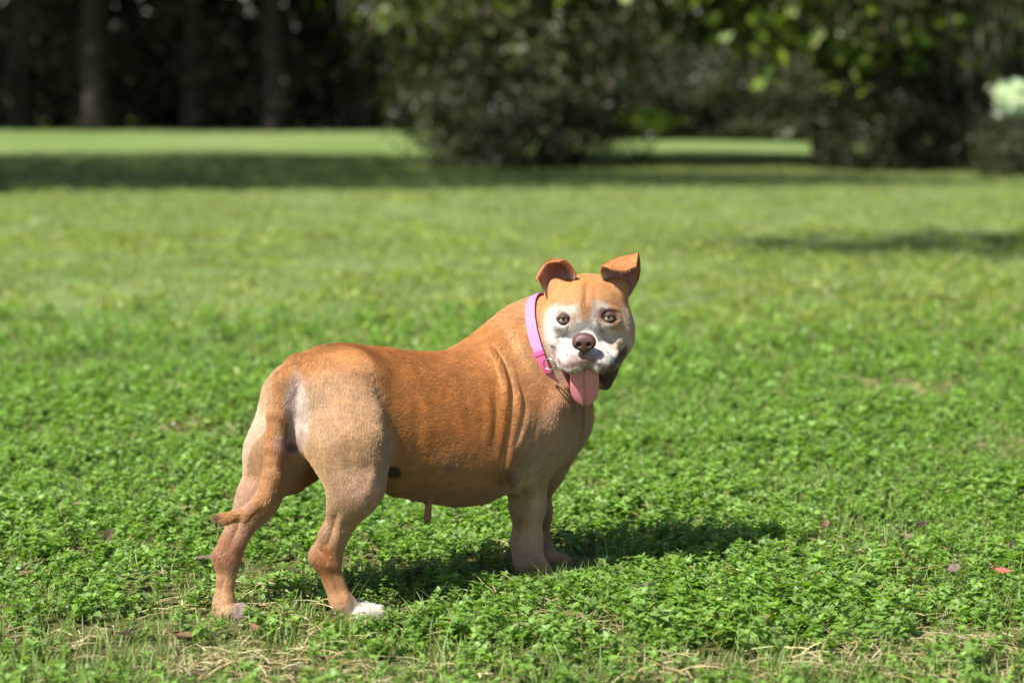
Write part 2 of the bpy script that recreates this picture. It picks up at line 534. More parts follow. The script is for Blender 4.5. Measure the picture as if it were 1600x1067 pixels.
def smin(a, b, k):
    h = np.maximum(k - np.abs(a - b), 0) / k
    return np.minimum(a, b) - h * h * k * .25

def sdf_at(p, ps):
    d = np.full(p.shape[:-1], 1.0)
    for q in ps:
        v = pdist(q, p)
        d = -smin(-d, v, q['k']) if q['neg'] else smin(d, v, q['k'])
    return d

def surface(ps, res, lo=None, hi=None):
    """naive surface nets of the smooth union of ps"""
    B = [bounds(q, 0) for q in ps if not q['neg']]
    lo = np.min([b_[0] for b_ in B], 0) - res * 3 if lo is None else lo
    hi = np.max([b_[1] for b_ in B], 0) + res * 3 if hi is None else hi
    n = np.ceil((hi - lo) / res).astype(int) + 1
    G = np.full(n, 1.0, dtype=np.float32)
    ax = [lo[i] + res * np.arange(n[i]) for i in range(3)]
    for q in ps:
        l, h = bounds(q, q['k'] + res * 3)
        i0 = np.clip(np.floor((l - lo) / res).astype(int), 0, n); i1 = np.clip(np.ceil((h - lo) / res).astype(int) + 1, 0, n)
        if (i1 <= i0).any(): continue
        sl = tuple(slice(i0[i], i1[i]) for i in range(3))
        pts = np.stack(np.meshgrid(*[ax[i][sl[i]] for i in range(3)], indexing='ij'), -1)
        v = pdist(q, pts).astype(np.float32)
        G[sl] = -smin(-G[sl], v, q['k']) if q['neg'] else smin(G[sl], v, q['k'])
    S = G < 0
    c = np.zeros(n - 1, dtype=np.int8)
    corners = [(a, b_, c_) for a in (0, 1) for b_ in (0, 1) for c_ in (0, 1)]
    for a, b_, c_ in corners:
        c += S[a:n[0] - 1 + a, b_:n[1] - 1 + b_, c_:n[2] - 1 + c_]
    act = np.argwhere((c > 0) & (c < 8))
    idx = np.full(n - 1, -1, dtype=np.int32)
    idx[act[:, 0], act[:, 1], act[:, 2]] = np.arange(len(act))
    acc = np.zeros((len(act), 3)); cnt = np.zeros(len(act))
    val = {k_: G[act[:, 0] + k_[0], act[:, 1] + k_[1], act[:, 2] + k_[2]] for k_ in corners}
    for k_ in corners:
        for axn in range(3):
            if k_[axn]: continue
            k2 = list(k_); k2[axn] = 1; k2 = tuple(k2)
            v0, v1 = val[k_], val[k2]
            m = (v0 < 0) != (v1 < 0)
            t = np.where(m, v0 / np.where(m, v0 - v1, 1), 0)
            p = np.tile(np.array(k_, float), (len(act), 1)); p[:, axn] += t
            acc[m] += p[m]; cnt[m] += 1
    V = lo + (act + acc / cnt[:, None]) * res
    Fs = []
    for axn in range(3):
        o1, o2 = [(1, 2), (2, 0), (0, 1)][axn]
        sl0 = [slice(None)] * 3; sl1 = [slice(None)] * 3
        sl0[axn], sl1[axn] = slice(0, -1), slice(1, None)
        A, Bq = S[tuple(sl0)], S[tuple(sl1)]
        e = np.argwhere(A != Bq)
        e = e[(e[:, o1] > 0) & (e[:, o2] > 0) & (e[:, o1] < n[o1] - 1) & (e[:, o2] < n[o2] - 1)]
        flip = A[e[:, 0], e[:, 1], e[:, 2]]
        def at(d1, d2):
            q = e.copy(); q[:, o1] -= d1; q[:, o2] -= d2
            return idx[q[:, 0], q[:, 1], q[:, 2]]
        f = np.stack([at(1, 1), at(0, 1), at(0, 0), at(1, 0)], 1)
        f[~flip] = f[~flip][:, ::-1]
        Fs.append(f)
    Fc = np.concatenate(Fs)
    Fc = Fc[(Fc >= 0).all(1)]
    return V, Fc

def vert_normals(V, Fc):
    a, b_, c_, d_ = (V[Fc[:, i]] for i in range(4))
    fn = np.cross(c_ - a, d_ - b_)
    N = np.zeros_like(V)
    for i in range(4):
        for j in range(3):
            N[:, j] += np.bincount(Fc[:, i], fn[:, j], len(V))
    return nrm(N)

def relax(V, Fc, it=2, lam=.5):
    E = np.concatenate([Fc[:, [i, (i + 1) % 4]] for i in range(4)])
    deg = np.bincount(E[:, 0], minlength=len(V)) + np.bincount(E[:, 1], minlength=len(V))
    for _ in range(it):
        A = np.zeros_like(V)
        for j in range(3):
            A[:, j] = np.bincount(E[:, 0], V[E[:, 1], j], len(V)) + np.bincount(E[:, 1], V[E[:, 0], j], len(V))
        V = V + lam * (A / np.maximum(deg, 1)[:, None] - V)
    return V

# ---- trunk: elliptical sections along a gently bent spine
secs = [  # px, d, py top, py bottom, half width
    (482, 4.648, 566, 665, .052), (508, 4.670, 550, 712, .084), (548, 4.700, 540, 740, .108), (600, 4.745, 543, 757, .118),
    (655, 4.800, 549, 778, .138), (710, 4.855, 546, 788, .150), (760, 4.905, 519, 776, .148), (803, 4.955, 495, 752, .138),
    (838, 4.990, 507, 738, .120), (862, 5.020, 540, 728, .100), (880, 5.045, 595, 708, .062)]
tc_, tb_, th_, tw_ = [], [], [], []
for px, d, yt, yb, w in secs:
    t, bo = P(px, yt, d), P(px, yb, d)
    tc_.append((t + bo) / 2); th_.append((t - bo)[2] / 2); tw_.append(w)
tc_ = catmull(tc_, 160); th_ = catmull(np.array(th_)[:, None], 160)[:, 0]; tw_ = catmull(np.array(tw_)[:, None], 160)[:, 0]
ts_ = (tc_ - tc_[0]) @ HEAD_H
trd = tc_ @ SIDE_R
def trunk_f(p):
    s = (p - tc_[0]) @ HEAD_H
    sc = np.clip(s, ts_[0], ts_[-1])
    over = np.abs(s - sc)
    zc, rc = np.interp(sc, ts_, tc_[:, 2]), np.interp(sc, ts_, trd)
    a, b_ = np.interp(sc, ts_, tw_), np.interp(sc, ts_, th_)
    r, z = p @ SIDE_R - rc, p[..., 2] - zc
    # belly wider than the spine
    a = a * (1 - .16 * np.clip(z / b_, -.6, 1))
    k0 = np.sqrt((r / a) ** 2 + (z / b_) ** 2); k1 = np.sqrt((r / a ** 2) ** 2 + (z / b_ ** 2) ** 2)
    dd = np.where(k0 < 1e-4, -np.minimum(a, b_), k0 * (k0 - 1) / np.maximum(k1, 1e-6))
    return np.where(over > 0, np.sqrt(np.maximum(dd, 0) ** 2 + over ** 2) + np.minimum(dd, 0), dd)
prims.append(dict(t='fn', f=trunk_f, k=.03, col=np.array(ORANGE), flow=-HEAD_H, neg=False,
                  lo=tc_.min(0) - .18, hi=tc_.max(0) + .18))
ell(P(480, 622, 4.655), (.060, .062, .070), .05, PALE)                       # croup and buttocks
ell(P(500, 634, 4.618), (.052, .052, .072), .03, PALE)
ell(P(458, 632, 4.695), (.045, .050, .070), .03, PALE)
ell(P(474, 640, 4.628), (.040, .036, .062), .03, PALE)
# chest and shoulder
ell(P(872, 655, 5.05), (.055, .065, .085), .04, TAN)
ell(P(812, 600, 4.895), (.072, .065, .115), .05, TAN, R=np.eye(3))         # shoulder blade
cone(P(838, 640, 4.885), P(826, 728, 4.91), .070, .050, .035, LEGT)        # upper arm
cone(P(880, 650, 5.12), P(850, 735, 5.06), .06, .045, .03, LEGT)
# right fore leg
cone(P(827, 728, 4.915), P(826, 790, 4.945), .0395, .0330, .018, LEGT)
cone(P(826, 790, 4.945), P(823, 848, 4.955), .0325, .0270, .015, LEGT)
cone(P(823, 848, 4.955), P(825, 876, 4.945), .031, .031, .02, LEGT)
ell(P(812, 778, 4.94), (.018, .02, .05), .02, LEGT)
ell(P(805, 742, 4.935), (.022, .022, .03), .03, LEGT)                      # elbow point
for i, o in enumerate((-.027, -.009, .010, .027)):
    a = P(824, 873, 4.945) + SIDE_R * o * .7 + np.array([.006, 0, 0]); 
    b2 = a + HEAD_H * .022 + SIDE_R * o * .3 + np.array([0, -.012, -.022]); cone(a, b2, .0155, .0125, .008, LEGT)
# left fore leg: darker brown, its shade put into the coat colour
cone(P(838, 730, 5.06), P(840, 800, 5.065), .036, .027, .02, (.36, .20, .11))
cone(P(840, 800, 5.065), P(842, 855, 5.065), .026, .024, .02, (.36, .20, .11))
cone(P(842, 855, 5.065), P(852, 872, 5.06), .025, .025, .02, (.38, .22, .13))
for o in (-.024, -.008, .008, .024):
    a = P(860, 870, 5.06) + SIDE_R * o * .8; cone(a, a + HEAD_H * .026 + SIDE_R * o * .2 + np.array([0, 0, -.010]), .0155, .012, .008, LEGT)
# right hind leg
cone(P(528, 610, 4.640), P(543, 690, 4.585), .080, .074, .05, PALE)
cone(P(543, 690, 4.585), P(556, 765, 4.555), .067, .0475, .04, PALE)
cone(P(568, 705, 4.590), P(570, 745, 4.565), .042, .034, .03, PALE)        # stifle
cone(P(553, 762, 4.555), P(523, 838, 4.560), .042, .0225, .03, LEGT)
cone(P(540, 790, 4.550), P(500, 866, 4.563), .018, .0125, .010, LEGT)      # achilles
ell(P(498, 868, 4.563), (.0165, .0165, .02), .012, LEGT)
cone(P(520, 838, 4.560), P(514, 872, 4.563), .0245, .0245, .015, LEGT)
cone(P(508, 872, 4.565), P(534, 940, 4.568), .0215, .0185, .015, LEGT)
cone(P(534, 940, 4.568), P(550, 957, 4.575), .0205, .0225, .015, PALE)
for i, o in enumerate((-.034, -.0115, .0110, .033)):
    a = P(556, 957, 4.575) + SIDE_R * o * .75
    m = a + HEAD_H * .022 + SIDE_R * o * .25 + np.array([.006, 0, .003]); e = m + HEAD_H * .018 + np.array([.004, 0, -.012])
    cone(a, m, .0155, .0138, .006, WHITE); cone(m, e, .0138, .0105, .004, WHITE)
# left hind leg
cone(P(466, 630, 4.710), P(432, 705, 4.655), .066, .054, .05, PALE)
cone(P(432, 705, 4.655), P(403, 780, 4.622), .052, .036, .04, PALE)
cone(P(402, 780, 4.622), P(366, 848, 4.600), .033, .0195, .03, PINK)
cone(P(386, 795, 4.615), P(346, 868, 4.592), .018, .0135, .015, PINK)
ell(P(347, 871, 4.592), (.0165, .0165, .021), .012, PINK)
cone(P(364, 848, 4.600), P(359, 875, 4.598), .0205, .0200, .015, LEGT)
cone(P(356, 874, 4.598), P(349, 942, 4.580), .0195, .0165, .015, LEGT)
cone(P(349, 942, 4.580), P(349, 955, 4.578), .0185, .0205, .015, LEGT)
for o in (-.024, -.008, .008, .024):
    a = P(351, 954, 4.578) + SIDE_R * o * .8
    m = a + HEAD_H * .024 + SIDE_R * o * .2; cone(a, m, .0135, .0125, .008, LEGT); cone(m, m + HEAD_H * .014 + np.array([0, 0, -.012]), .0125, .010, .006, WHITE)
cone(P(500, 690, 4.80), P(452, 735, 4.69), .060, .045, .04, BELLY)          # left stifle and groin fold
cone(P(600, 720, 4.70), P(565, 700, 4.66), .05, .05, .05, BELLY)            # flank fold
# belly line and teats
cone(P(620, 757, 4.755), P(752, 768, 4.90), .022, .022, .03, BELLY, flow=-HEAD_H)
cone(P(669, 776, 4.775), P(669, 793, 4.775), .0085, .0058, .012, BELLY)
cone(P(669, 793, 4.775), P(668, 809, 4.773), .0058, .0088, .006, BELLY)
ell(P(704, 731, 4.715), (.006, .006, .006), .01, BELLY)
ell(P(712, 786, 4.82), (.006, .006, .008), .01, BELLY)
# tail
tl = [(466, 574, 4.622, .026), (447, 598, 4.594, .0220), (433, 648, 4.576, .0180), (427, 700, 4.564, .0170), (424, 742, 4.552, .0165), (411, 780, 4.532, .0155), (382, 804, 4.525, .0130), (352, 810, 4.520, .0100), (341, 810, 4.518, .0082)]
for (x0, y0, d0, r0), (x1, y1, d1, r1) in zip(tl[:-1], tl[1:]):
    cone(P(x0, y0, d0), P(x1, y1, d1), r0, r1, .016 if y0 < 620 else .006, TAN)
NECK0 = len(prims)
# neck
cone(P(804, 592, 4.985), P(845, 545, 4.965), .108, .097, .05, TAN, flow=P(800, 580, 4.985) - P(900, 510, 4.93))
cone(P(845, 543, 4.965), P(905, 515, 4.935), .100, .078, .03, TAN, flow=P(800, 580, 4.985) - P(900, 510, 4.93))
cone(P(892, 590, 5.00), P(880, 650, 5.05), .045, .050, .05, TAN)
NECK1 = len(prims)
# ---- head: its own frame (x towards the picture's right, y out of the face, z up)
HC = P(918, 503, 4.905)
roll, yaw, tilt = math.radians(-1.5), math.radians(-2), math.radians(12)
HF = np.array([math.sin(yaw) * math.cos(tilt), -math.cos(yaw) * math.cos(tilt), -math.sin(tilt)])
HX = nrm(np.cross(np.array([math.sin(roll), 0, math.cos(roll)]), -HF)) * -1
HX = HX if HX[0] > 0 else -HX
HZ = nrm(np.cross(HX, -HF)); HZ = HZ if HZ[2] > 0 else -HZ
HR = np.stack([HX, HF, HZ], 1)
def hd(x, y, z):
    return HC + HR @ np.array([x, y, z])
def head_uv(px, py, y=.06):
    """head x, z of a photograph pixel at depth y in front of the skull centre"""
    q = P(px, py, HC[1] - y)
    v = (q - HC) @ HR
    return v
HEADP = len(prims)
def hell(x, y, z, rx, ry, rz, k=.02, col=TAN, flow=None, neg=False):
    ell(hd(x, y, z), (rx, ry, rz), k, col, -HF + .5 * HZ if flow is None else HR @ np.array(flow), HR, neg)
hell(0, -.015, .026, .078, .088, .068, .03, TAN)                     # cranium
hell(0, .03, .038, .060, .045, .045, .03, TAN)                       # forehead
for s in (-1, 1):
    hell(s * .052, .008, -.022, .044, .058, .060, .03, TAN)          # cheek muscle
    hell(s * .038, .064, .020, .027, .019, .016, .014, TAN)          # brow
    hell(s * .063, -.004, .066, .023, .020, .026, .02, TAN)          # foot of the ear
    hell(s * .050, .058, -.020, .020, .018, .014, .014, WHITE)       # cheek bone under the eye
    hell(s * .027, .120, -.040, .026, .046, .026, .010, WHITE)       # upper lip
    hell(s * .042, .084, -.050, .021, .040, .027, .012, WHITE)        # flews
hell(0, .096, -.020, .021, .060, .020, .018, WHITE, (0, -1, .3))     # bridge of the nose
hell(0, .136, -.032, .022, .028, .016, .010, WHITE)
cone(hd(0, -.02, -.080), hd(-.004, .060, -.112), .036, .022, .02, (.3, .15, .1))     # lower jaw
hell(-.004, .078, -.112, .024, .022, .013, .012, PINK)
# corners of the open mouth: hanging lips
cone(hd(.056, .046, -.060), hd(.034, .062, -.112), .016, .013, .014, (.10, .05, .04))
cone(hd(-.050, .046, -.064), hd(-.032, .066, -.106), .013, .011, .014, PINK)
hell(.004, .022, -.086, .050, .052, .034, .02, (.10, .055, .045))
for s in (-1, 1):
    hell(s * (.047 if s > 0 else .054), .096, -.012, .012 if s > 0 else .009, .034, .018 if s > 0 else .014, .016, WHITE, neg=True)    # hollow beside the bridge
hell(-.002, .104, -.080, .037, .064, .017, .006, (.10, .03, .03), neg=True)  # the open mouth
for px, py in ((880.5, 498.5), (951.5, 494.5)):
    v = head_uv(px, py, .07)
    hell(v[0], .074, v[2], .013, .012, .0095, .010, (.2, .1, .07), neg=True)  # eye sockets

# ---- mesh, folds and coat
RES = .0026
V, Fc = surface(prims, RES)
V = relax(V, Fc, 3, .5)
N = vert_normals(V, Fc)
view = nrm(np.array([0, 0, CAM_H]) - V)
front = smooth(.02, .25, (N * view).sum(1))
PX, PY = project(V)
Dp = V[:, 1]

def polyd(px, py, pl):
    """distance in pixels to a polyline, and how far along it (0..1)"""
    pl = catmull(pl, 24)
    best = np.full(len(px), 1e9); par = np.zeros(len(px))
    for i in range(len(pl) - 1):
        a, b_ = pl[i], pl[i + 1]
        ab = b_ - a; L = ab @ ab
        t = np.clip(((px - a[0]) * ab[0] + (py - a[1]) * ab[1]) / L, 0, 1)
        dx, dy = px - a[0] - t * ab[0], py - a[1] - t * ab[1]
        d = np.hypot(dx, dy)
        m = d < best
        best[m] = d[m]; par[m] = (i + t[m]) / (len(pl) - 1)
    return best, par

near_paint = smooth(-.22, .04, (N * view).sum(1)) * smooth(5.14, 5.07, Dp)
near_side = front * smooth(5.12, 5.05, Dp)
body_side = near_side * (((V - tc_[80]) @ SIDE_R) > -.03)
disp = np.zeros(len(V))
FN = vnoise(V, 16, 77)
def fold(pl, amp, sig, w=None):
    d, t = polyd(PX, PY, pl)
    g = np.exp(-(d / sig) ** 2) * np.sin(np.pi * np.clip(t, .03, .97)) ** .6
    global disp
    disp += amp * g * (body_side * (.25 + .95 * FN) if w is None else w)
# skin folds behind the shoulder (ridges and grooves), neck folds, ribs, flank
fold([(766, 536), (781, 562), (791, 600), (789, 650), (779, 712)], .0055, 5)
fold([(776, 540), (793, 572), (803, 615), (800, 660), (786, 722)], -.0050, 4.5)
fold([(786, 545), (802, 575), (812, 618), (809, 662), (792, 726)], .0050, 5)
fold([(795, 560), (812, 600), (820, 630), (812, 672), (797, 730)], -.0045, 4.5)
fold([(830, 640), (820, 672), (803, 705), (788, 738)], .0050, 5)
fold([(842, 655), (830, 690), (808, 722), (792, 745)], -.0045, 4.5)
fold([(775, 600), (778, 640), (772, 690)], -.0035, 5)
fold([(762, 610), (765, 650), (760, 700)], .0030, 6)
fold([(850, 600), (845, 640), (855, 690)], -.0035, 8)
fold([(872, 610), (866, 650), (872, 700)], .0040, 9)
fold([(800, 505), (822, 545), (850, 600)], .0035, 9)
fold([(815, 500), (838, 548), (868, 600)], -.0035, 8)
for x in (636, 668, 689, 721, 741):
    fold([(x - 6, 600), (x + 4, 650), (x + 2, 712)], .0011, 10)
    fold([(x + 8, 600), (x + 17, 650), (x + 15, 712)], -.0010, 10)
fold([(588, 585), (606, 640), (612, 700), (605, 745)], -.0065, 11)           # thigh edge against the flank
fold([(530, 640), (556, 655), (575, 690)], -.0045, 9)
fold([(552, 600), (548, 640), (558, 672)], .0035, 10)
fold([(505, 690), (515, 735), (530, 775)], .003, 8)
fold([(516, 885), (525, 915), (538, 948)], -.0028, 4, near_side)
fold([(527, 880), (536, 912), (548, 945)], .0020, 4, near_side)
fold([(350, 890), (346, 920), (345, 950)], -.0022, 4, near_side)
fold([(500, 858), (507, 868), (512, 882)], -.0030, 4, near_side)
fold([(536, 800), (528, 830), (524, 860)], .0026, 4, near_side)
fold([(545, 690), (545, 730), (560, 775)], -.0055, 9)
fold([(575, 700), (583, 740), (560, 790)], .0035, 7)
fold([(524, 800), (517, 830), (509, 856)], -.0085, 5.5, near_side)
fold([(376, 800), (368, 830), (356, 858)], -.0065, 5, near_side)
fold([(838, 755), (834, 800), (828, 850)], .0040, 6, near_side)
fold([(817, 755), (815, 800), (812, 852)], -.0048, 5, near_side)
fold([(803, 722), (798, 742), (803, 765)], .0050, 7, near_side)
fold([(786, 728), (790, 748), (797, 764)], -.0060, 6, near_side)
fold([(466, 600), (462, 640), (456, 690)], -.004, 6, near_side)
hw = near_side * smooth(.16, .13, np.linalg.norm(V - HC, axis=1))
fold([(917, 436), (915, 455), (914, 480)], -.0030, 3.2, hw)
fold([(908, 440), (908, 458), (905, 480)], .0018, 3.5, hw)
fold([(925, 440), (924, 458), (926, 480)], .0018, 3.5, hw)
fold([(868, 487), (880, 485), (893, 492)], .0024, 3, hw)
fold([(940, 484), (952, 481), (965, 486)], .0024, 3, hw)
fold([(870, 508), (882, 510), (895, 505)], .0018, 3, hw)
fold([(940, 507), (954, 507), (966, 502)], .0018, 3, hw)
fold([(900, 497), (888, 512), (872, 530)], -.0026, 3, hw)
fold([(937, 505), (943, 525), (962, 545)], -.0036, 3.6, hw)
fold([(947, 505), (955, 522), (970, 533)], .0018, 4, hw)
fold([(856, 480), (853, 510), (860, 545)], -.002, 5, hw)
fold([(862, 541), (871, 552), (872, 570)], -.003, 3, hw)
fold([(912, 552), (912, 560), (911, 568)], -.003, 2.2, hw)
disp += .0016 * (fbm(V, 28, 3, 21) - .5) * 2
V = V + N * disp[:, None]
V = relax(V, Fc, 1, .35)
N = vert_normals(V, Fc)

# coat: every part of the body has its own colour, softly blended
W = np.zeros(len(V)); WH = np.zeros(len(V)); CO = np.zeros((len(V), 3)); FL = np.zeros((len(V), 3))
for qi, q in enumerate(prims):
    if q['neg']: continue
    l, h = bounds(q, .06)
    m = ((V > l) & (V < h)).all(1)
    w = np.exp(-np.maximum(pdist(q, V[m]), -.004) / .014)
    W[m] += w; WH[m] += w * (qi >= HEADP); CO[m] += w[:, None] * q['col']; FL[m] += w[:, None] * q['flow']
W = np.maximum(W, 1e-9)
CO /= W[:, None]; FL = nrm(FL / W[:, None])
FL = FL - N * (FL * N).sum(1, keepdims=True)
FL = nrm(FL + 1e-6)

headm = smooth(.42, .85, WH / np.maximum(W, 1e-9))
mottle = fbm(V, 22, 4, 5) * (1 - headm) + ((fbm(V, 75, 4, 5) - .5) * 1.35 + .5) * headm
def paint(mask, col, amt=1.0):
    global CO
    m = np.clip(mask * amt, 0, 1)[:, None]
    CO = CO * (1 - m) + np.array(col) * m
def blob(px, py, rx, ry, soft=.5, ang=0.0, d0=0, d1=9, wob=.35):
    a = math.radians(ang)
    x, y = (PX - px) * math.cos(a) + (PY - py) * math.sin(a), -(PX - px) * math.sin(a) + (PY - py) * math.cos(a)
    r = np.hypot(x / rx, y / ry) + (mottle - .5) * wob * (1 + .8 * headm)
    return smooth(1 + soft * .5, 1 - soft * .5, r) * near_paint * (Dp > d0) * (Dp < d1)
nothead = 1 - smooth(.17, .13, np.linalg.norm(V - HC, axis=1))
# back: deep orange saddle along the top, paler lower flank
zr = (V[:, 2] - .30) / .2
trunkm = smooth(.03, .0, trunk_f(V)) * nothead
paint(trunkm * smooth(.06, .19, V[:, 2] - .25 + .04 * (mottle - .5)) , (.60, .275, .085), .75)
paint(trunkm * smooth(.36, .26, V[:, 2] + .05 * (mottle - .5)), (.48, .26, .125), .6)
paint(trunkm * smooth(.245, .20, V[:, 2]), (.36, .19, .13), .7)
paint(blob(545, 568, 85, 34, .9), (.57, .265, .09), .85)
paint(blob(515, 640, 46, 60, .9), (.54, .355, .205), .6)
paint(blob(555, 640, 40, 60, .8), (.55, .32, .16), .6)
paint(blob(464, 640, 19, 54, .7), (.66, .54, .47), .95)
paint(blob(452, 690, 24, 18, .8), (.60, .40, .33), .8)
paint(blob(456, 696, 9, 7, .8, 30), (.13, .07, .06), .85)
paint(blob(535, 760, 36, 50, .9), (.54, .36, .24), .55)
paint(blob(575, 760, 22, 40, .8), (.60, .36, .26), .5)
paint(blob(512, 880, 24, 34, .8), (.42, .185, .07), .85)
paint(blob(505, 862, 14, 12, .8), (.42, .17, .07), .6)
paint(blob(530, 925, 16, 28, .8), (.46, .235, .105), .8)
paint(blob(575, 964, 27, 17, .5), WHITE, .95)
paint(blob(402, 700, 28, 85, .8, 0, 4.612), (.66, .49, .35), .85)
paint(blob(450, 690, 20, 40, .9, 0, 4.62), (.60, .43, .32), .7)
paint(blob(378, 770, 20, 30, .8), (.54, .35, .26), .6)
paint(blob(357, 860, 26, 30, .8), (.42, .19, .09), .8)
paint(blob(350, 920, 18, 36, .8), (.48, .26, .115), .8)
paint(blob(346, 970, 10, 5, .6), WHITE, .6)
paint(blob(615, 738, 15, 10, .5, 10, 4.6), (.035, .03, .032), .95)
paint(blob(704, 732, 6, 5, .6), (.30, .14, .13), .8)
paint(blob(668, 800, 8, 26, .4), (.33, .15, .10), .8)
paint(blob(735, 560, 70, 40, .9), (.60, .29, .11), .6)
paint(blob(815, 590, 30, 70, .9), (.58, .32, .14), .6)
paint(blob(850, 690, 44, 45, .9), (.55, .37, .23), .65)
paint(blob(828, 800, 36, 75, .8, 0, 0, 5.015), (.54, .37, .24), .8)
paint(blob(820, 870, 26, 18, .8), (.44, .26, .19), .7)
paint(blob(800, 745, 12, 12, .8), (.26, .13, .10), .6)  # armpit crease: shade put into the coat colour
paint(blob(912, 668, 22, 40, 1.4), (.56, .40, .26), .5)
for x0, y0, d0, r0 in tl[1:]:
    CO_w = smooth(r0 * 1.35, r0 * 1.0, np.linalg.norm(V - P(x0, y0, d0), axis=1)); paint(CO_w, (.54, .27, .10), .6)
paint(blob(340, 809, 8, 6, .5), (.10, .05, .035), .9)
# face
paint(headm, (.52, .27, .105), .8)
paint(blob(915, 455, 26, 40, .9), (.60, .29, .105), .8)
paint(blob(883, 540, 40, 46, .5) * headm, (.61, .58, .55), .95)
paint(blob(872, 505, 26, 26, .6) * headm, (.59, .55, .51), .85)
paint(blob(925, 540, 34, 50, .5) * headm, (.60, .575, .545), .95)
paint(blob(955, 550, 30, 30, .6) * headm, (.62, .58, .54), .8)
paint(blob(893, 486, 19, 9, .9, -20) * headm, (.63, .57, .51), .85)
paint(blob(937, 478, 15, 8, .9, 15) * headm, (.64, .58, .52), .85)
paint(blob(978, 528, 16, 45, .8) * headm, (.60, .46, .32), .8)
paint(blob(915, 480, 7, 26, .6) * headm, (.52, .27, .11), .7)
paint(blob(880, 500, 13, 9, .6) * headm, (.30, .15, .11), .75)
paint(blob(951, 496, 15, 11, .6) * headm, (.20, .10, .075), .85)
paint(blob(941, 488, 6, 8, .6) * headm, (.16, .085, .07), .7)
paint(blob(896, 505, 6, 4, .6) * headm, (.34, .2, .17), .6)
paint(blob(866, 525, 17, 26, .8) * headm, (.60, .57, .535), .8)
paint(blob(893, 570, 26, 5, .8, 8) * headm, (.40, .27, .24), .6)
paint(blob(913, 561, 24, 10, .9) * headm, (.30, .19, .165), .8)
paint(blob(915, 465, 14, 26, 1.0) * headm, (.40, .17, .055), .45)
paint(blob(938, 500, 7, 12, 1.0, -20) * headm, (.33, .19, .14), .6)
paint(blob(896, 499, 5, 7, 1.0, 20) * headm, (.38, .25, .2), .4)
paint(blob(971, 556, 5, 16, .6, 25) * headm, (.12, .06, .05), .85)
paint(blob(956, 592, 20, 20, .5, 20) * headm, (.065, .030, .028), .95)
def line(pl, col, sig, amt):
    d, t = polyd(PX, PY, pl)
    paint(np.exp(-(d / sig) ** 2) * near_side * headm, col, amt)
line([(864, 543), (868, 558), (881, 573), (897, 571), (912, 566)], (.13, .065, .055), 2.6, .85)
line([(912, 566), (928, 567), (942, 575), (957, 572), (969, 552)], (.09, .045, .04), 3.2, .9)
line([(936, 503), (943, 520), (952, 534), (964, 545)], (.33, .25, .21), 3.5, .75)  # beside the muzzle: partly dark skin, partly shade put into the colour
line([(898, 503), (890, 516), (880, 526)], (.42, .33, .28), 3, .5)
line([(912, 552), (912, 566)], (.22, .12, .10), 2.2, .8)
line([(917, 440), (915, 460), (913, 482)], (.30, .12, .04), 2.6, .6)
for x, y in ((880, 548), (886, 555), (878, 560), (890, 563), (937, 552), (944, 558), (950, 552), (940, 566)):
    paint(smooth(2.6, 1.2, np.hypot(PX - x, PY - y)) * headm * near_side, (.28, .21, .19), .7)
paint(smooth(1.15, .85, np.hypot((PX - 880.5) / 11.5, (PY - 498.5) / 8)) * headm * near_side, (.11, .055, .045), .9)
paint(smooth(1.15, .85, np.hypot((PX - 951.5) / 13, (PY - 494.5) / 9)) * headm * near_side, (.075, .04, .035), .95)
paint(blob(836, 795, 9, 60, .9), (.66, .48, .33), .6)  # pale streak down the fore leg: a highlight put into the coat colour
paint(blob(806, 800, 7, 55, .9), (.38, .24, .15), .6)  # darker strip behind that streak: shading put into the coat colour
paint(blob(790, 748, 12, 12, .9), (.24, .12, .08), .6)  # behind the elbow: armpit shade painted into the coat
paint(blob(885, 592, 13, 12, .5) * headm, (.55, .24, .23), .9)
paint(blob(866, 548, 7, 8, .6) * headm, (.32, .22, .19), .6)
paint(blob(914, 586, 30, 14, .4) * headm * (Dp > HC[1] - .100), (.09, .025, .028), .95)
CO = CO * (1 + .22 * (fbm(V * np.array([1, 1, 1]), 60, 3, 9) - .5)[:, None] * 2)
CO = np.clip(CO, .015, .9)

dm, nt, b = node_mat('dog_skin')
at = nt.nodes.new('ShaderNodeAttribute'); at.attribute_name = 'tint'
tcd = nt.nodes.new('ShaderNodeTexCoord')
nn = nt.nodes.new('ShaderNodeTexNoise'); nn.inputs['Scale'].default_value = 260; nn.inputs['Detail'].default_value = 4
nt.links.new(tcd.outputs['Object'], nn.inputs['Vector'])
mr = nt.nodes.new('ShaderNodeMapRange'); mr.inputs['From Min'].default_value, mr.inputs['From Max'].default_value = .3, .7
mr.inputs['To Min'].default_value, mr.inputs['To Max'].default_value = .75, 1.1
nt.links.new(nn.outputs['Fac'], mr.inputs['Value'])
sc_ = nt.nodes.new('ShaderNodeVectorMath'); sc_.operation = 'SCALE'
nt.links.new(at.outputs['Color'], sc_.inputs[0]); nt.links.new(mr.outputs[0], sc_.inputs['Scale'])
nt.links.new(sc_.outputs[0], b.inputs['Base Color'])
b.inputs['Roughness'].default_value = .62
b.inputs['Specular IOR Level'].default_value = .25
bp = nt.nodes.new('ShaderNodeBump'); bp.inputs['Strength'].default_value = .5; bp.inputs['Distance'].default_value = .0015
nt.links.new(nn.outputs['Fac'], bp.inputs['Height']); nt.links.new(bp.outputs[0], b.inputs['Normal'])

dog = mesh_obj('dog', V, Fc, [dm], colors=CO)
tag(dog, 'tan and white dog with a pink collar, looking back with its tongue out', 'dog')

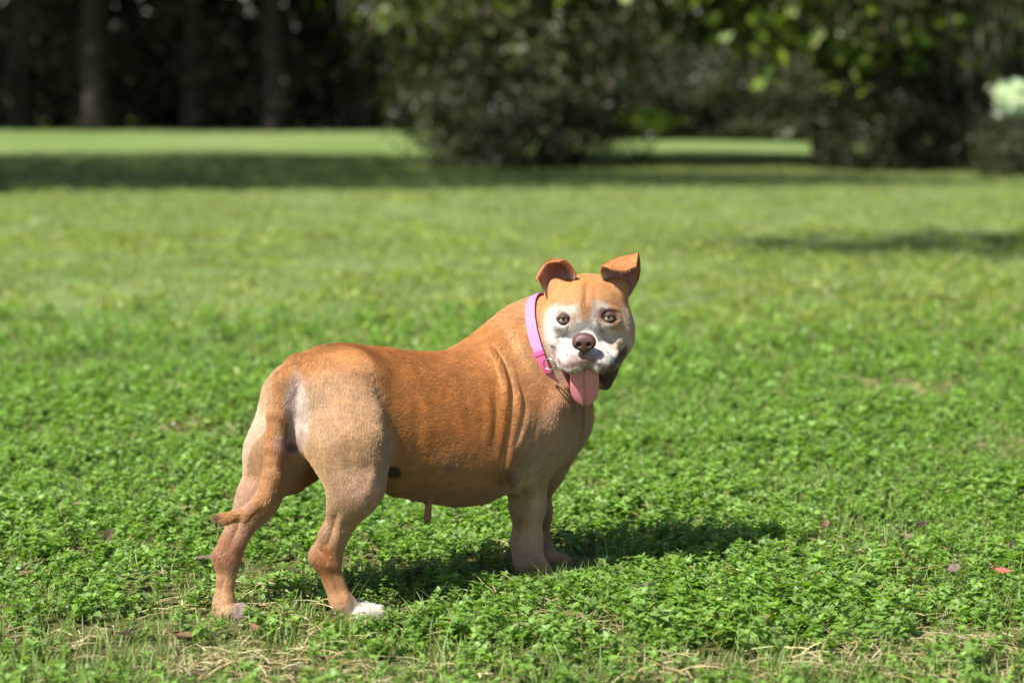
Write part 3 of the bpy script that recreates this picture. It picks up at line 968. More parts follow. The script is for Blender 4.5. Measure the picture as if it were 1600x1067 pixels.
# ---- coat hair
def make_hair(n, ears):
    q = V[Fc]
    area = np.linalg.norm(np.cross(q[:, 2] - q[:, 0], q[:, 3] - q[:, 1]), axis=1) * .5
    fw = front[Fc].mean(1)
    wgt = area * (.35 + .65 * (fw > .05))
    rng = np.random.default_rng(3)
    f = rng.choice(len(Fc), n, p=wgt / wgt.sum())
    u, v = rng.random((n, 1)), rng.random((n, 1))
    bl = lambda A: (A[Fc[f, 0]] * (1 - u) * (1 - v) + A[Fc[f, 1]] * u * (1 - v) + A[Fc[f, 2]] * u * v + A[Fc[f, 3]] * (1 - u) * v)
    p, nn_, fl, co = bl(V), nrm(bl(N)), bl(FL), bl(CO)
    wob = np.stack([vnoise(p, 35, 31 + i) - .5 for i in range(3)], 1) * .28 + rng.normal(size=(n, 3)) * .11
    fl = fl + wob; fl = nrm(fl - nn_ * (fl * nn_).sum(1, keepdims=True))
    hdist = np.linalg.norm(p - HC, axis=1)
    L = .0088 * rng.uniform(.6, 1.25, n)
    L *= np.where(hdist < .17, .55, 1.0)
    low = smooth(.16, .05, p[:, 2]); L *= (1 - .35 * low)
    # bare skin: lips, nose, mouth, eye rims, teat
    lum = co @ np.array([.3, .6, .1])
    keep = ~((lum < .085) & (hdist < .2)) & ~((np.abs(project(p)[0] - 668) < 9) & (project(p)[1] > 786) & (project(p)[1] < 815))
    for c in EYES: keep &= np.linalg.norm(p - c, axis=1) > .0125
    keep &= np.linalg.norm(p - NOSE, axis=1) > .024
    # inside the open mouth
    hp = (p - HC) @ HR
    keep &= ~((np.abs(hp[:, 0]) < .036) & (hp[:, 2] < -.066) & (hp[:, 2] > -.112) & (hp[:, 1] > .05))
    p, nn_, fl, co, L = p[keep], nn_[keep], fl[keep], co[keep], L[keep]
    for ev, ef, ec in ears:
        half = len(ev) // 2
        q = ev[ef]; fs_ = np.arange(len(ef))
        outer = (ef >= half).sum(1)
        w_ = np.linalg.norm(np.cross(q[:, 2] - q[:, 0], q[:, 3] - q[:, 1]), axis=1) * np.where(outer == 4, 1, np.where(outer == 2, .8, .06))
        m_ = 5200
        f_ = rng.choice(fs_, m_, p=w_ / w_.sum())
        u, v = rng.random((m_, 1)), rng.random((m_, 1))
        b2 = lambda A: (A[ef[f_, 0]] * (1 - u) * (1 - v) + A[ef[f_, 1]] * u * (1 - v) + A[ef[f_, 2]] * u * v + A[ef[f_, 3]] * (1 - u) * v)
        cen = ev.mean(0)
        en = vert_normals(ev, ef)
        en = en * np.sign((en[half:] * (ev[half:] - ev[:half])).sum())
        pp, n2 = b2(ev), nrm(b2(en))
        nv2 = half // 17
        grow = np.zeros((nv2, 17, 3)); G2 = ev[:half].reshape(nv2, 17, 3); grow[:] = np.gradient(G2, axis=0)
        gf2 = nrm(b2(np.concatenate([grow.reshape(-1, 3)] * 2)) + rng.normal(size=(m_, 3)) * .002)
        p = np.concatenate([p, pp]); nn_ = np.concatenate([nn_, n2]); fl = np.concatenate([fl, gf2]); co = np.concatenate([co, b2(ec)]); L = np.concatenate([L, .0040 * rng.uniform(.6, 1.2, m_)])
    n = len(p)
    k = L[:, None]
    lift = rng.uniform(.05, .20, (n, 1))
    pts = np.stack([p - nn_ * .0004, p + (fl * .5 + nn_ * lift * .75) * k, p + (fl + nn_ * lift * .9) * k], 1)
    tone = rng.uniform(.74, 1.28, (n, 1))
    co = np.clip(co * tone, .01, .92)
    hc = bpy.data.hair_curves.new('coat')
    hc.add_curves([3] * n)
    hc.points.foreach_set('position', pts.astype(np.float32).ravel())
    stray = rng.random(n) < .03
    pts[stray, 2] += nn_[stray] * .0032 + fl[stray] * .002
    r = np.tile(np.array([.00021, .00018, .00006], dtype=np.float32), n)
    ra = hc.attributes.get('radius') or hc.attributes.new('radius', 'FLOAT', 'POINT')
    ra.data.foreach_set('value', r)
    ca = hc.attributes.new('tint', 'FLOAT_COLOR', 'CURVE')
    c4 = np.ones((n, 4), dtype=np.float32); c4[:, :3] = co
    ca.data.foreach_set('color', c4.ravel())
    m, nt, b = node_mat('coat_hair')
    at = nt.nodes.new('ShaderNodeAttribute'); at.attribute_name = 'tint'
    nt.links.new(at.outputs['Color'], b.inputs['Base Color'])
    b.inputs['Roughness'].default_value = .38
    b.inputs['Specular IOR Level'].default_value = .5
    hc.materials.append(m)
    o = bpy.data.objects.new('coat', hc)
    COL.objects.link(o); o.parent = dog
    return o

# ---- eyes
EYES = []
eye_m, nt, b = node_mat('dog_eye')
at = nt.nodes.new('ShaderNodeAttribute'); at.attribute_name = 'tint'
nt.links.new(at.outputs['Color'], b.inputs['Base Color'])
b.inputs['Roughness'].default_value = .06; b.inputs['Specular IOR Level'].default_value = .6
b.inputs['Coat Weight'].default_value = 1.0; b.inputs['Coat Roughness'].default_value = .03
for px, py in ((880.5, 498.5), (951.5, 494.5)):
    v = head_uv(px, py, .07)
    # put the eyeball where the socket is: its front just under the lid line
    c = hd(v[0], .0665, v[2]); EYES.append(c)
    r = .0124
    U, Wn = 28, 40
    vs, cs, fs = [], [], []
    fwd = nrm(np.array([0, 0, CAM_H]) - c + np.array([0, 0, -.25]))
    ax1 = nrm(np.cross(fwd, [0, 0, 1])); ax2 = np.cross(ax1, fwd)
    for i in range(U + 1):
        th = math.pi * (i / U) ** 1.5
        for j in range(Wn):
            ph = 2 * math.pi * j / Wn
            dv = math.cos(th) * fwd + math.sin(th) * (math.cos(ph) * ax1 + math.sin(ph) * ax2)
            vs.append(c + dv * r)
            a = math.degrees(th)
            if a < 15: col_ = (.006, .006, .006)
            elif a < 18: col_ = (.16, .13, .05)
            elif a < 34:
                col_ = np.array((.46, .42, .19)) * (1 + .25 * math.sin(ph * 17 + i))
            elif a < 40: col_ = (.07, .045, .025)
            else: col_ = (.085, .05, .042)
            cs.append(col_)
    for i in range(U):
        for j in range(Wn):
            j2 = (j + 1) % Wn
            fs.append([i * Wn + j, (i + 1) * Wn + j, (i + 1) * Wn + j2, i * Wn + j2])
    e = mesh_obj('eye', vs, np.array(fs), [eye_m], dog, colors=np.array(cs))
    # eyelids: a dark moist rim, drawn in to an almond
    lid = []
    for j in range(33):
        ph = 2 * math.pi * j / 32
        x, z = .0121 * math.cos(ph), .0086 * math.sin(ph) * (1 - .25 * abs(math.cos(ph)) ** 2)
        z = z * (.58 if math.sin(ph) > 0 else .78)
        y = math.sqrt(max(r * r - x * x - z * z, 0)) + .0012 - .002 * abs(math.cos(ph)) ** 4
        lid.append(c + ax1 * x + ax2 * z + fwd * y)
    lv, lf = tube(lid, [.0024] * 33, 8)
    mesh_obj('eyelid', lv, lf, [simple_mat('eyelid_skin', (.075, .04, .035), .4, .4)], e)

# ---- nose
nc = head_uv(912.5, 537, .165)
NOSE = hd(nc[0], .160, nc[2])
nps = prims; prims = []
hell(nc[0], .160, nc[2] + .004, .0215, .014, .0165, .006, (0, 0, 0))
for s in (-1, 1):
    hell(nc[0] + s * .0115, .162, nc[2] + .000, .0120, .0125, .0130, .006, (0, 0, 0))
hell(nc[0], .163, nc[2] - .010, .010, .009, .012, .006, (0, 0, 0))
for s in (-1, 1):
    hell(nc[0] + s * .0098, .176, nc[2] - .0005, .0046, .011, .0050, .004, (0, 0, 0), neg=True)
    cone(hd(nc[0] + s * .0125, .176, nc[2] - .0055), hd(nc[0] + s * .0195, .170, nc[2] - .0085), .0028, .0018, .003, (0, 0, 0)); prims[-1]['neg'] = True
cone(hd(nc[0], .178, nc[2] + .004), hd(nc[0], .176, nc[2] - .022), .0016, .0016, .003, (0, 0, 0)); prims[-1]['neg'] = True
nv, nf = surface(prims, .0011)
nv = relax(nv, nf, 2, .5)
prims = nps
nose_m = simple_mat('nose_leather', (.105, .048, .042), .42, .45, 420, .25, .5)
mesh_obj('nose', nv, nf, [nose_m], dog)

# ---- tongue: a loft that leaves the mouth and hangs over the lower lip
tg = [(912, 580, .050, .016, .006), (912, 574, .084, .0235, .0075), (912, 573, .110, .0280, .0075), (912.5, 580, .129, .0292, .007), (913, 602, .133, .0290, .0065), (913.5, 621, .130, .0280, .006), (914, 633, .127, .0235, .0052), (914, 640, .124, .0150, .0045), (914, 643, .122, .004, .002)]
cc, ww, tt = [], [], []
for px, py, y, w, t in tg:
    v = head_uv(px, py, y); cc.append(hd(v[0], y, v[2])); ww.append(w); tt.append(t)
K = 46
cc = catmull(cc, K); ww = np.maximum(catmull(np.array(ww)[:, None], K)[:, 0], .002); tt = np.maximum(catmull(np.array(tt)[:, None], K)[:, 0], .0015)
tv, tf = [], []
M_ = 96
for i in range(K):
    t = nrm(cc[min(i + 1, K - 1)] - cc[max(i - 1, 0)])
    x = HX; nrm_ = nrm(np.cross(x, t)); nrm_ = nrm_ if nrm_ @ (HF + HZ * .5) > 0 else -nrm_
    for j in range(M_):
        ph = 2 * math.pi * j / M_
        cx, sx = math.cos(ph), math.sin(ph)
        u = math.copysign(abs(cx) ** .8, cx)
        h = tt[i] * math.copysign(abs(sx) ** .8, sx)
        groove = -.0065 * math.exp(-(u * ww[i] / .0026) ** 2) * (sx > 0)
        curl = -.006 * u * u
        tv.append(cc[i] + x * u * ww[i] + nrm_ * (h + groove + curl))
for i in range(K - 1):
    for j in range(M_):
        j2 = (j + 1) % M_
        tf.append([i * M_ + j, i * M_ + j2, (i + 1) * M_ + j2, (i + 1) * M_ + j])
tm = simple_mat('tongue_flesh', (.70, .24, .29), .24, .6, 190, .16, .5, sub=.12)
tm.node_tree.nodes['Principled BSDF'].inputs['Coat Weight'].default_value = .7
tm.node_tree.nodes['Principled BSDF'].inputs['Coat Roughness'].default_value = .18
mesh_obj('tongue', tv, np.array(tf), [tm], dog)

# ---- ears: cupped leaves with folded tips
def ear(rows, flip):
    g = np.array([[P(*q) for q in r] for r in rows])
    nu, nv_ = 17, 25
    rowsi = np.array([catmull(r, nu) for r in g])                # rows x nu
    S = np.array([catmull(rowsi[:, j], nv_) for j in range(nu)])  # nu x nv
    S = S.transpose(1, 0, 2)
    du = np.gradient(S, axis=1); dv = np.gradient(S, axis=0)
    nn_ = nrm(np.cross(du, dv)) * (1 if flip else -1)             # towards the inside of the ear
    th = .0032
    S = S + nn_ * (fbm(S.reshape(-1, 3), 60, 2, 4).reshape(nv_, nu) - .5)[..., None] * .003
    A, B_ = S + nn_ * th * .5, S - nn_ * th * .5
    vs = np.concatenate([A.reshape(-1, 3), B_.reshape(-1, 3)])
    fs = []
    o = nu * nv_
    def quad(a, b_, c_, d_): fs.append([a, b_, c_, d_])
    for i in range(nv_ - 1):
        for j in range(nu - 1):
            a = i * nu + j
            quad(a, a + 1, a + nu + 1, a + nu); quad(o + a, o + a + nu, o + a + nu + 1, o + a + 1)
    for i in range(nv_ - 1):
        for j in (0, nu - 1):
            a = i * nu + j; quad(a, a + nu, o + a + nu, o + a)
    for j in range(nu - 1):
        for i in (0, nv_ - 1):
            a = i * nu + j; quad(a, a + 1, o + a + 1, o + a)
    vs = np.array(vs)
    vv = np.repeat(np.linspace(0, 1, nv_), nu); uu = np.tile(np.linspace(-1, 1, nu), nv_)
    edge = np.clip(np.abs(uu) ** 4, 0, 1)
    inner = np.array([.60, .29, .24])[None] * (1 - edge[:, None]) + np.array([.40, .19, .10])[None] * edge[:, None]
    hairy = smooth(.34, .05, vv + .15 * (fbm(A.reshape(-1, 3), 120, 2, 8) - .5))[:, None]
    inner = inner * (1 - hairy) + np.array([.72, .58, .50]) * hairy
    outer = np.tile(np.array([.47, .20, .075]), (len(uu), 1)) * (1 + .3 * (fbm(A.reshape(-1, 3), 90, 3, 3) - .5)[:, None] * 2)
    return vs, np.array(fs), np.concatenate([inner, outer])
ear_l = [[(897, 441, 4.885), (880, 449, 4.925), (857, 462, 4.885)],
         [(899, 430, 4.868), (879, 430, 4.935), (849, 450, 4.880)],
         [(894, 417, 4.862), (872, 415, 4.930), (842, 437, 4.878)],
         [(886, 408, 4.858), (862, 409, 4.905), (839, 431, 4.870)],
         [(881, 407, 4.855), (856, 409, 4.890), (837, 434, 4.866)],
         [(876, 409, 4.850), (853, 413, 4.876), (838, 440, 4.860)]]
ear_r = [[(942, 437, 4.885), (966, 450, 4.925), (983, 463, 4.900)],
         [(939, 427, 4.868), (969, 431, 4.940), (994, 445, 4.902)],
         [(939, 420, 4.860), (968, 413, 4.935), (1000, 427, 4.898)],
         [(942, 416, 4.852), (968, 403, 4.905), (998, 397, 4.885)],
         [(948, 417, 4.842), (969, 411, 4.866), (996, 404, 4.870)],
         [(955, 421, 4.838), (975, 424, 4.850), (994, 416, 4.858)]]
ear_m, nt, b = node_mat('ear_skin')
at = nt.nodes.new('ShaderNodeAttribute'); at.attribute_name = 'tint'
nt.links.new(at.outputs['Color'], b.inputs['Base Color'])
b.inputs['Roughness'].default_value = .6; b.inputs['Specular IOR Level'].default_value = .2
b.inputs['Subsurface Weight'].default_value = .2; b.inputs['Subsurface Scale'].default_value = .3
b.inputs['Subsurface Radius'].default_value = (.01, .004, .002)
EARS = []
for rows, fl in ((ear_l, False), (ear_r, True)):
    ev, ef, ec = ear(rows, fl)
    mesh_obj('ear', ev, ef, [ear_m], dog, colors=ec)
    EARS.append((ev, ef, ec))

make_hair(480000, EARS)

# ---- collar, fitted round the neck by feeling for its surface
np_ = prims[:HEADP]
cax = nrm(np.array([.88, -.29, .38]))
cc0 = P(866, 529, 4.96)
e1 = nrm(np.cross(cax, [0, 0, 1])); e2 = np.cross(e1, cax)
ring = []
NR = 120
for i in range(NR):
    a = 2 * math.pi * i / NR
    dv = math.cos(a) * e1 + math.sin(a) * e2
    rr = np.linspace(.03, .16, 261)
    dd = sdf_at(cc0 + rr[:, None] * dv, np_)
    k = np.argmax(dd > 0)
    ring.append(min(rr[k] if dd[k] > 0 else .2, .132))
ring = np.array(ring)
for _ in range(6):
    ring = np.maximum(ring, (np.roll(ring, 1) + np.roll(ring, -1)) / 2)
ring = (np.roll(ring, 2) + np.roll(ring, -2) + ring) / 3 + .0028
def band(a0, a1, n, off, half, thick, shift=0.0):
    vs, fs = [], []
    an = np.linspace(a0, a1, n)
    for a in an:
        dv = math.cos(a) * e1 + math.sin(a) * e2
        r = np.interp((a % (2 * math.pi)) / (2 * math.pi) * NR, np.arange(NR + 1), np.append(ring, ring[0])) + off
        for s, t in ((-1, 0), (-1, 1), (-.9, 1.15), (.9, 1.15), (1, 1), (1, 0)):
            vs.append(cc0 + dv * (r + thick * t) + cax * (s * half + shift))
    m = 6
    for i in range(n - 1):
        for j in range(m):
            j2 = (j + 1) % m
            fs.append([i * m + j, i * m + j2, (i + 1) * m + j2, (i + 1) * m + j])
    fs.append(list(range(m))); fs.append([(n - 1) * m + j for j in range(m)][::-1])
    return vs, fs
strap_m = simple_mat('pink_webbing', (.66, .23, .43), .7, .25, 300, .16, .6)
red_m = simple_mat('red_webbing', (.68, .11, .25), .65, .25, 300, .16, .6)
metal_m = simple_mat('steel_ring', (.62, .62, .60), .28, .5, metal=1.0)
cv, cf = band(0, 2 * math.pi, 140, 0, .0108, .0025)
collar = mesh_obj('collar', cv, cf, [strap_m], dog, smooth_=False)
# where the photograph shows the slide and the ring: find the ring angle nearest those pixels
angs = np.linspace(0, 2 * math.pi, 720, endpoint=False)
rp = np.array([cc0 + (math.cos(a) * e1 + math.sin(a) * e2) * np.interp(a / (2 * math.pi) * NR, np.arange(NR + 1), np.append(ring, ring[0])) for a in angs])
rx, ry = project(rp)
nearm = rp[:, 1] < cc0[1] + .02
def ang_at(px, py):
    s = np.where(nearm, np.hypot(rx - px, ry - py), 1e9); i = int(np.argmin(s)); return angs[i], rp[i]
a_s, _ = ang_at(850, 548)
a_e, _ = ang_at(866, 575)
sv, sf = band(a_s, a_e if abs(a_e - a_s) < math.pi else a_e - 2 * math.pi * np.sign(a_e - a_s), 24, .0026, .0112, .0028)
mesh_obj('strap_end', sv, sf, [red_m], collar, smooth_=False)
sv, sf = band(a_s - .035, a_s + .035, 6, .002, .0125, .0050)
mesh_obj('slide', sv, sf, [simple_mat('pink_plastic', (.72, .10, .30), .35, .5)], collar, smooth_=False)
a_r, pr = ang_at(862, 568)
dv = math.cos(a_r) * e1 + math.sin(a_r) * e2
tg_ = -math.sin(a_r) * e1 + math.cos(a_r) * e2
if tg_[2] > 0: tg_ = -tg_
rc_ = P(858, 569, pr[1] - .034)
loop = []
for j in range(25):
    w = 2 * math.pi * j / 24
    q = nrm(np.array([.85, -.5, -.15])) * math.cos(w) * .0125 + nrm(np.array([.1, -.25, 1.0])) * math.sin(w) * .0115
    loop.append(rc_ + q)
lv, lf = tube(loop, [.0018] * 25, 10)
mesh_obj('ring', lv, lf, [metal_m], collar)
# ------------------------------------------------------------------ ground cover: low leafy weeds, grass and straw
M_weed = leaf_mat('weed_leaf', .50, .58, .055, .26)
M_grass = leaf_mat('grass_blade', .32, .6, .04, .25)
M_straw = leaf_mat('straw', .15, .6, .02, .25)
plant_col = bpy.data.collections.new('ground_cover_plants')

def leaf_strip(base, direction, up, L, W, droop=.3, fold=.25, shape=(.0, .75, 1.0, .8, .35, 0)):
    n = len(shape)
    side = nrm(np.cross(direction, up)); up2 = np.cross(side, direction)
    V_, F_ = [], []
    for i, w in enumerate(shape):
        t = i / (n - 1)
        c = base + direction * L * t - up2 * 0 + up * (-droop * L * t * t)
        hw_ = W * .5 * w + 1e-5
        V_ += [c + side * hw_ + up2 * hw_ * fold, c, c - side * hw_ + up2 * hw_ * fold]
    for i in range(n - 1):
        a = i * 3
        F_ += [[a, a + 1, a + 4, a + 3], [a + 1, a + 2, a + 5, a + 4]]
    return V_, F_

def sprig(seed):
    rng = np.random.default_rng(seed)
    V_, F_, C_ = [], [], []
    def add(v, f, c):
        o = len(V_); V_.extend(v); F_.extend([[i + o for i in q] for q in f]); C_.extend([c] * len(v))
    for s in range(2):
        h = rng.uniform(.022, .046)
        a0 = rng.uniform(0, 6.28)
        lean = np.array([math.cos(a0), math.sin(a0), 0]) * rng.uniform(.1, .7) * h
        off = np.array([*rng.uniform(-.014, .014, 2), 0])
        st = catmull([off + [0, 0, -.005], off + lean * .4 + [0, 0, h * .55], off + lean + [0, 0, h]], 4)
        v, f = tube(st, [.0010, .0009, .0008, .0005], 3, False); add(v, f, np.array([.13, .19, .05]))
        for k, t in enumerate((.35, .65, .88, 1.0)):
            p = off + lean * t + np.array([0, 0, h * t])
            for q in range(2 if t < 1 else 3):
                a = a0 + k * 1.57 + q * (math.pi if t < 1 else 2.1) + rng.uniform(-.4, .4)
                el = rng.uniform(-.1, .55) + (.35 if t == 1 else 0)
                d = np.array([math.cos(a) * math.cos(el), math.sin(a) * math.cos(el), math.sin(el)])
                L = rng.uniform(.011, .0225) * (1.05 - .35 * (t == 1))
                up = nrm(np.array([-math.cos(a) * math.sin(el), -math.sin(a) * math.sin(el), math.cos(el)]) + rng.normal(size=3) * .25)
                v, f = leaf_strip(p, d, up, L, L * rng.uniform(.52, .72), rng.uniform(0, .5), rng.uniform(.15, .5))
                g = rng.uniform(.75, 1.2)
                c = np.array([.210, .370, .048]) * g
                if rng.random() < .2: c = np.array([.26, .41, .07]) * g
                if rng.random() < .05: c = np.array([.26, .24, .06]) * g
                add(v, f, c)
    return V_, F_, C_

def tuft(seed, n, hmin, hmax, col_, width=.0028, spread=.02, lay=.5):
    rng = np.random.default_rng(seed)
    V_, F_, C_ = [], [], []
    for k in range(n):
        a = rng.uniform(0, 6.28); h = rng.uniform(hmin, hmax)
        b0 = np.array([*rng.normal(size=2) * spread, -.004])
        out = np.array([math.cos(a), math.sin(a), 0])
        ln = rng.uniform(.15, 1.0) * lay
        side = np.array([-math.sin(a), math.cos(a), 0])
        g = rng.uniform(.7, 1.25); c = np.array(col_[rng.integers(len(col_))]) * g
        o = len(V_)
        m = 5
        for i in range(m):
            t = i / (m - 1)
            p = b0 + out * h * ln * t ** 1.6 * 1.3 + np.array([0, 0, h * (1 - .35 * ln) * (t - .35 * ln * t * t)])
            w = width * (1 - t ** 1.5) * .5 + .0002
            V_ += [p + side * w, p - side * w + np.array([0, 0, w * .4])]
            C_ += [c * (.8 + .3 * t)] * 2
        F_ += [[o + i * 2, o + i * 2 + 1, o + i * 2 + 3, o + i * 2 + 2] for i in range(m - 1)]
    return V_, F_, C_

def straw(seed, n=14):
    rng = np.random.default_rng(seed)
    V_, F_, C_ = [], [], []
    for k in range(n):
        a = rng.uniform(0, 6.28); L = rng.uniform(.03, .085)
        c0 = np.array([*rng.normal(size=2) * .03, rng.uniform(.004, .026)])
        d = np.array([math.cos(a), math.sin(a), rng.uniform(-.15, .25)])
        side = np.array([-math.sin(a), math.cos(a), .3]) * rng.uniform(.0006, .0016)
        c = np.array([(.46, .37, .19), (.36, .27, .14), (.52, .46, .27)][rng.integers(3)]) * rng.uniform(.7, 1.2)
        o = len(V_)
        for i in range(4):
            t = i / 3 - .5
            p = c0 + d * L * t + np.array([0, 0, -.25 * L * t * t + .006])
            V_ += [p + side, p - side]; C_ += [c, c]
        F_ += [[o + i * 2, o + i * 2 + 1, o + i * 2 + 3, o + i * 2 + 2] for i in range(3)]
    return V_, F_, C_

def patch(seed, n, rad, hmax, cols):
    """a low patch of leaves for the lawn farther off"""
    rng = np.random.default_rng(seed)
    r = rad * np.sqrt(rng.random(n)); a = rng.uniform(0, 6.28, n)
    p = np.stack([r * np.cos(a), r * np.sin(a), rng.uniform(0, hmax, n) * (1 - (r / rad) ** 2 * .6)], 1)
    c = cols[rng.integers(len(cols))]
    V_, F_, C_ = leaf_cards(p, .026, .5, c, .35, .35, rng)
    return V_, F_, C_

def blades(seed, n, rad, h, cols):
    return tuft(seed, n, h * .5, h, cols, .005, rad * .5, .8)

def proto(name, data, mat, idx):
    v, f, c = data
    # names sorted so that the collection's order is the index order
    o = mesh_obj(name + '_%02d' % idx, v, np.asarray(f), [mat], colors=np.array(c), smooth_=False, link=False)
    plant_col.objects.link(o)

GREEN = [(.18, .29, .045), (.23, .32, .06), (.28, .34, .10)]
k = 0
order = []
def reg(kind, data, mat):
    global k
    proto('plant', data, mat, k); order.append(kind); k += 1
for s in range(8): reg('sprig', sprig(10 + s), M_weed)
for s in range(4): reg('tuft', tuft(30 + s, 9, .03, .07, GREEN), M_grass)
for s in range(2): reg('tall', tuft(40 + s, 14, .05, .10, [(.17, .27, .05), (.22, .30, .08)], .0026, .018, .7), M_grass)
def flower(seed):
    rng = np.random.default_rng(seed)
    h = rng.uniform(.04, .06)
    V_, F_ = tube([(0, 0, 0), (.003, 0, h * .6), (.002, .002, h)], [.0007, .0006, .0006], 4, False)
    C_ = [np.array([.14, .22, .05])] * len(V_)
    for q in range(6):
        a = q * 1.047; d = np.array([math.cos(a), math.sin(a), .5]); d /= np.linalg.norm(d)
        v, f = leaf_strip(np.array([.002, .002, h]), d, nrm(np.array([-d[0] * .5, -d[1] * .5, .9])), .0052, .0036, .2, .1)
        o = len(V_); V_ += v; F_ += [[i + o for i in w] for w in f]; C_ += [np.array([.72, .68, .74])] * len(v)
    return V_, F_, C_
for s in range(2): reg('flower', flower(90 + s), M_grass)
for s in range(4): reg('straw', straw(50 + s), M_straw)
for s in range(4): reg('patch', patch(60 + s, 70, .12, .05, [(.17, .28, .035), (.20, .30, .05)]), M_weed)
for s in range(4): reg('lawn', blades(70 + s, 46, .22, .05, [(.20, .285, .05), (.26, .32, .085), (.32, .34, .12)]), M_grass)
KIND = {q: [i for i, o in enumerate(order) if o == q] for q in set(order)}

def scatter(name, pts, kinds, scale, label, tiltmax=.25, seed=1):
    rng = np.random.default_rng(seed)
    n = len(pts)
    ids = np.array([KIND[q][rng.integers(len(KIND[q]))] for q in kinds], dtype=np.int32)
    rot = np.stack([rng.normal(size=n) * tiltmax * .5, rng.normal(size=n) * tiltmax * .5, rng.uniform(0, 6.283, n)], 1).astype(np.float32)
    me = bpy.data.meshes.new(name)
    me.vertices.add(n)
    p3 = np.stack([pts[:, 0], pts[:, 1], ground_z(pts[:, 0], pts[:, 1])], 1).astype(np.float32)
    me.vertices.foreach_set('co', p3.ravel())
    a = me.attributes.new('rot', 'FLOAT_VECTOR', 'POINT'); a.data.foreach_set('vector', rot.ravel())
    a = me.attributes.new('scl', 'FLOAT', 'POINT'); a.data.foreach_set('value', np.asarray(scale, dtype=np.float32))
    a = me.attributes.new('idx', 'INT', 'POINT'); a.data.foreach_set('value', ids)
    o = bpy.data.objects.new(name, me); COL.objects.link(o)
    ng = bpy.data.node_groups.new(name + '_scatter', 'GeometryNodeTree')
    ng.interface.new_socket('Geometry', in_out='INPUT', socket_type='NodeSocketGeometry')
    ng.interface.new_socket('Geometry', in_out='OUTPUT', socket_type='NodeSocketGeometry')
    Nn = ng.nodes.new
    gi, go = Nn('NodeGroupInput'), Nn('NodeGroupOutput')
    iop = Nn('GeometryNodeInstanceOnPoints'); ci = Nn('GeometryNodeCollectionInfo')
    ci.inputs['Collection'].default_value = plant_col
    ci.inputs['Separate Children'].default_value = True
    ci.inputs['Reset Children'].default_value = True
    iop.inputs['Pick Instance'].default_value = True
    def attr(nm, ty):
        q = Nn('GeometryNodeInputNamedAttribute'); q.data_type = ty; q.inputs['Name'].default_value = nm
        return [s for s in q.outputs if s.name == 'Attribute' and s.enabled][0]
    L = ng.links.new
    L(gi.outputs[0], iop.inputs['Points']); L(ci.outputs[0], iop.inputs['Instance'])
    L(attr('idx', 'INT'), iop.inputs['Instance Index'])
    L(attr('rot', 'FLOAT_VECTOR'), iop.inputs['Rotation'])
    L(attr('scl', 'FLOAT'), iop.inputs['Scale'])
    L(iop.outputs[0], go.inputs[0])
    md = o.modifiers.new('scatter', 'NODES'); md.node_group = ng
    tag(o, label, 'ground cover', kind='stuff')
    return o

def zone(y0, y1, density, rng):
    ymax_w = .40 * y1 + 1.4
    n = int(density * (y1 - y0) * 2 * ymax_w)
    p = np.stack([rng.uniform(-ymax_w, ymax_w, n), rng.uniform(y0, y1, n)], 1)
    return p[np.abs(p[:, 0]) < .40 * p[:, 1] + 1.4]

def G(px, py):
    """where the sight line through a pixel meets the lawn"""
    u, v = (px - 800.0) / F, (533.5 - py) / F
    d = np.array([u, CT + v * ST, -ST + v * CT])
    t = -CAM_H / d[2]
    return (d * t)[:2]

paws = [np.array(q[:2]) for q in (P(590, 968, 4.60), P(575, 972, 4.575))] + [np.array(q[:2]) for q in (P(565, 962, 4.585), P(545, 955, 4.57), P(349, 958, 4.58), P(360, 958, 4.59), P(825, 880, 4.945), P(860, 874, 5.065))]
bare = [(G(855, 965), .10, .05), (G(880, 985), .12, .05), (G(1470, 1015), .18, .07), (G(1300, 1045), .2, .06), (G(1438, 612), .12, .2), (G(1690, 1050), .3, .1),
        (G(940, 772), .05, .08), (G(60, 1005), .14, .05), (G(300, 1015), .2, .05), (G(1120, 1050), .2, .05), (G(590, 1050), .2, .04), (G(420, 935), .10, .04)]
rng = np.random.default_rng(77)
p = zone(3.4, 10.5, 1350, rng)
cl = fbm(p, 1.3, 4, 2)
dens = smooth(.18, .46, cl) * (.45 + .55 * smooth(4.1, 4.55, p[:, 1])) * (1 - .93 * smooth(5.6, 10.2, p[:, 1]))
br = np.zeros(len(p))
for c, ax_, ay in bare:
    br = np.maximum(br, np.exp(-((p[:, 0] - c[0]) / ax_) ** 2 - ((p[:, 1] - c[1]) / ay) ** 2))
dens *= 1 - .92 * br
pd_ = np.min([np.hypot(*(p - q).T) + (.028 if q[0] < -.45 else 0) for q in paws], 0)
keep = (rng.random(len(p)) < dens) & (pd_ > .040)
sc = rng.uniform(.6, 1.2, len(p)) * (.55 + .95 * fbm(p, 2.2, 3, 9)) * (.45 + .55 * smooth(.04, .18, pd_)) * (1 + .25 * smooth(6, 10, p[:, 1]))
pk = p[keep]
scatter('leafy_weeds', pk, ['sprig'] * len(pk), sc[keep], 'low bright green leafy weeds covering the lawn round the dog', seed=2)

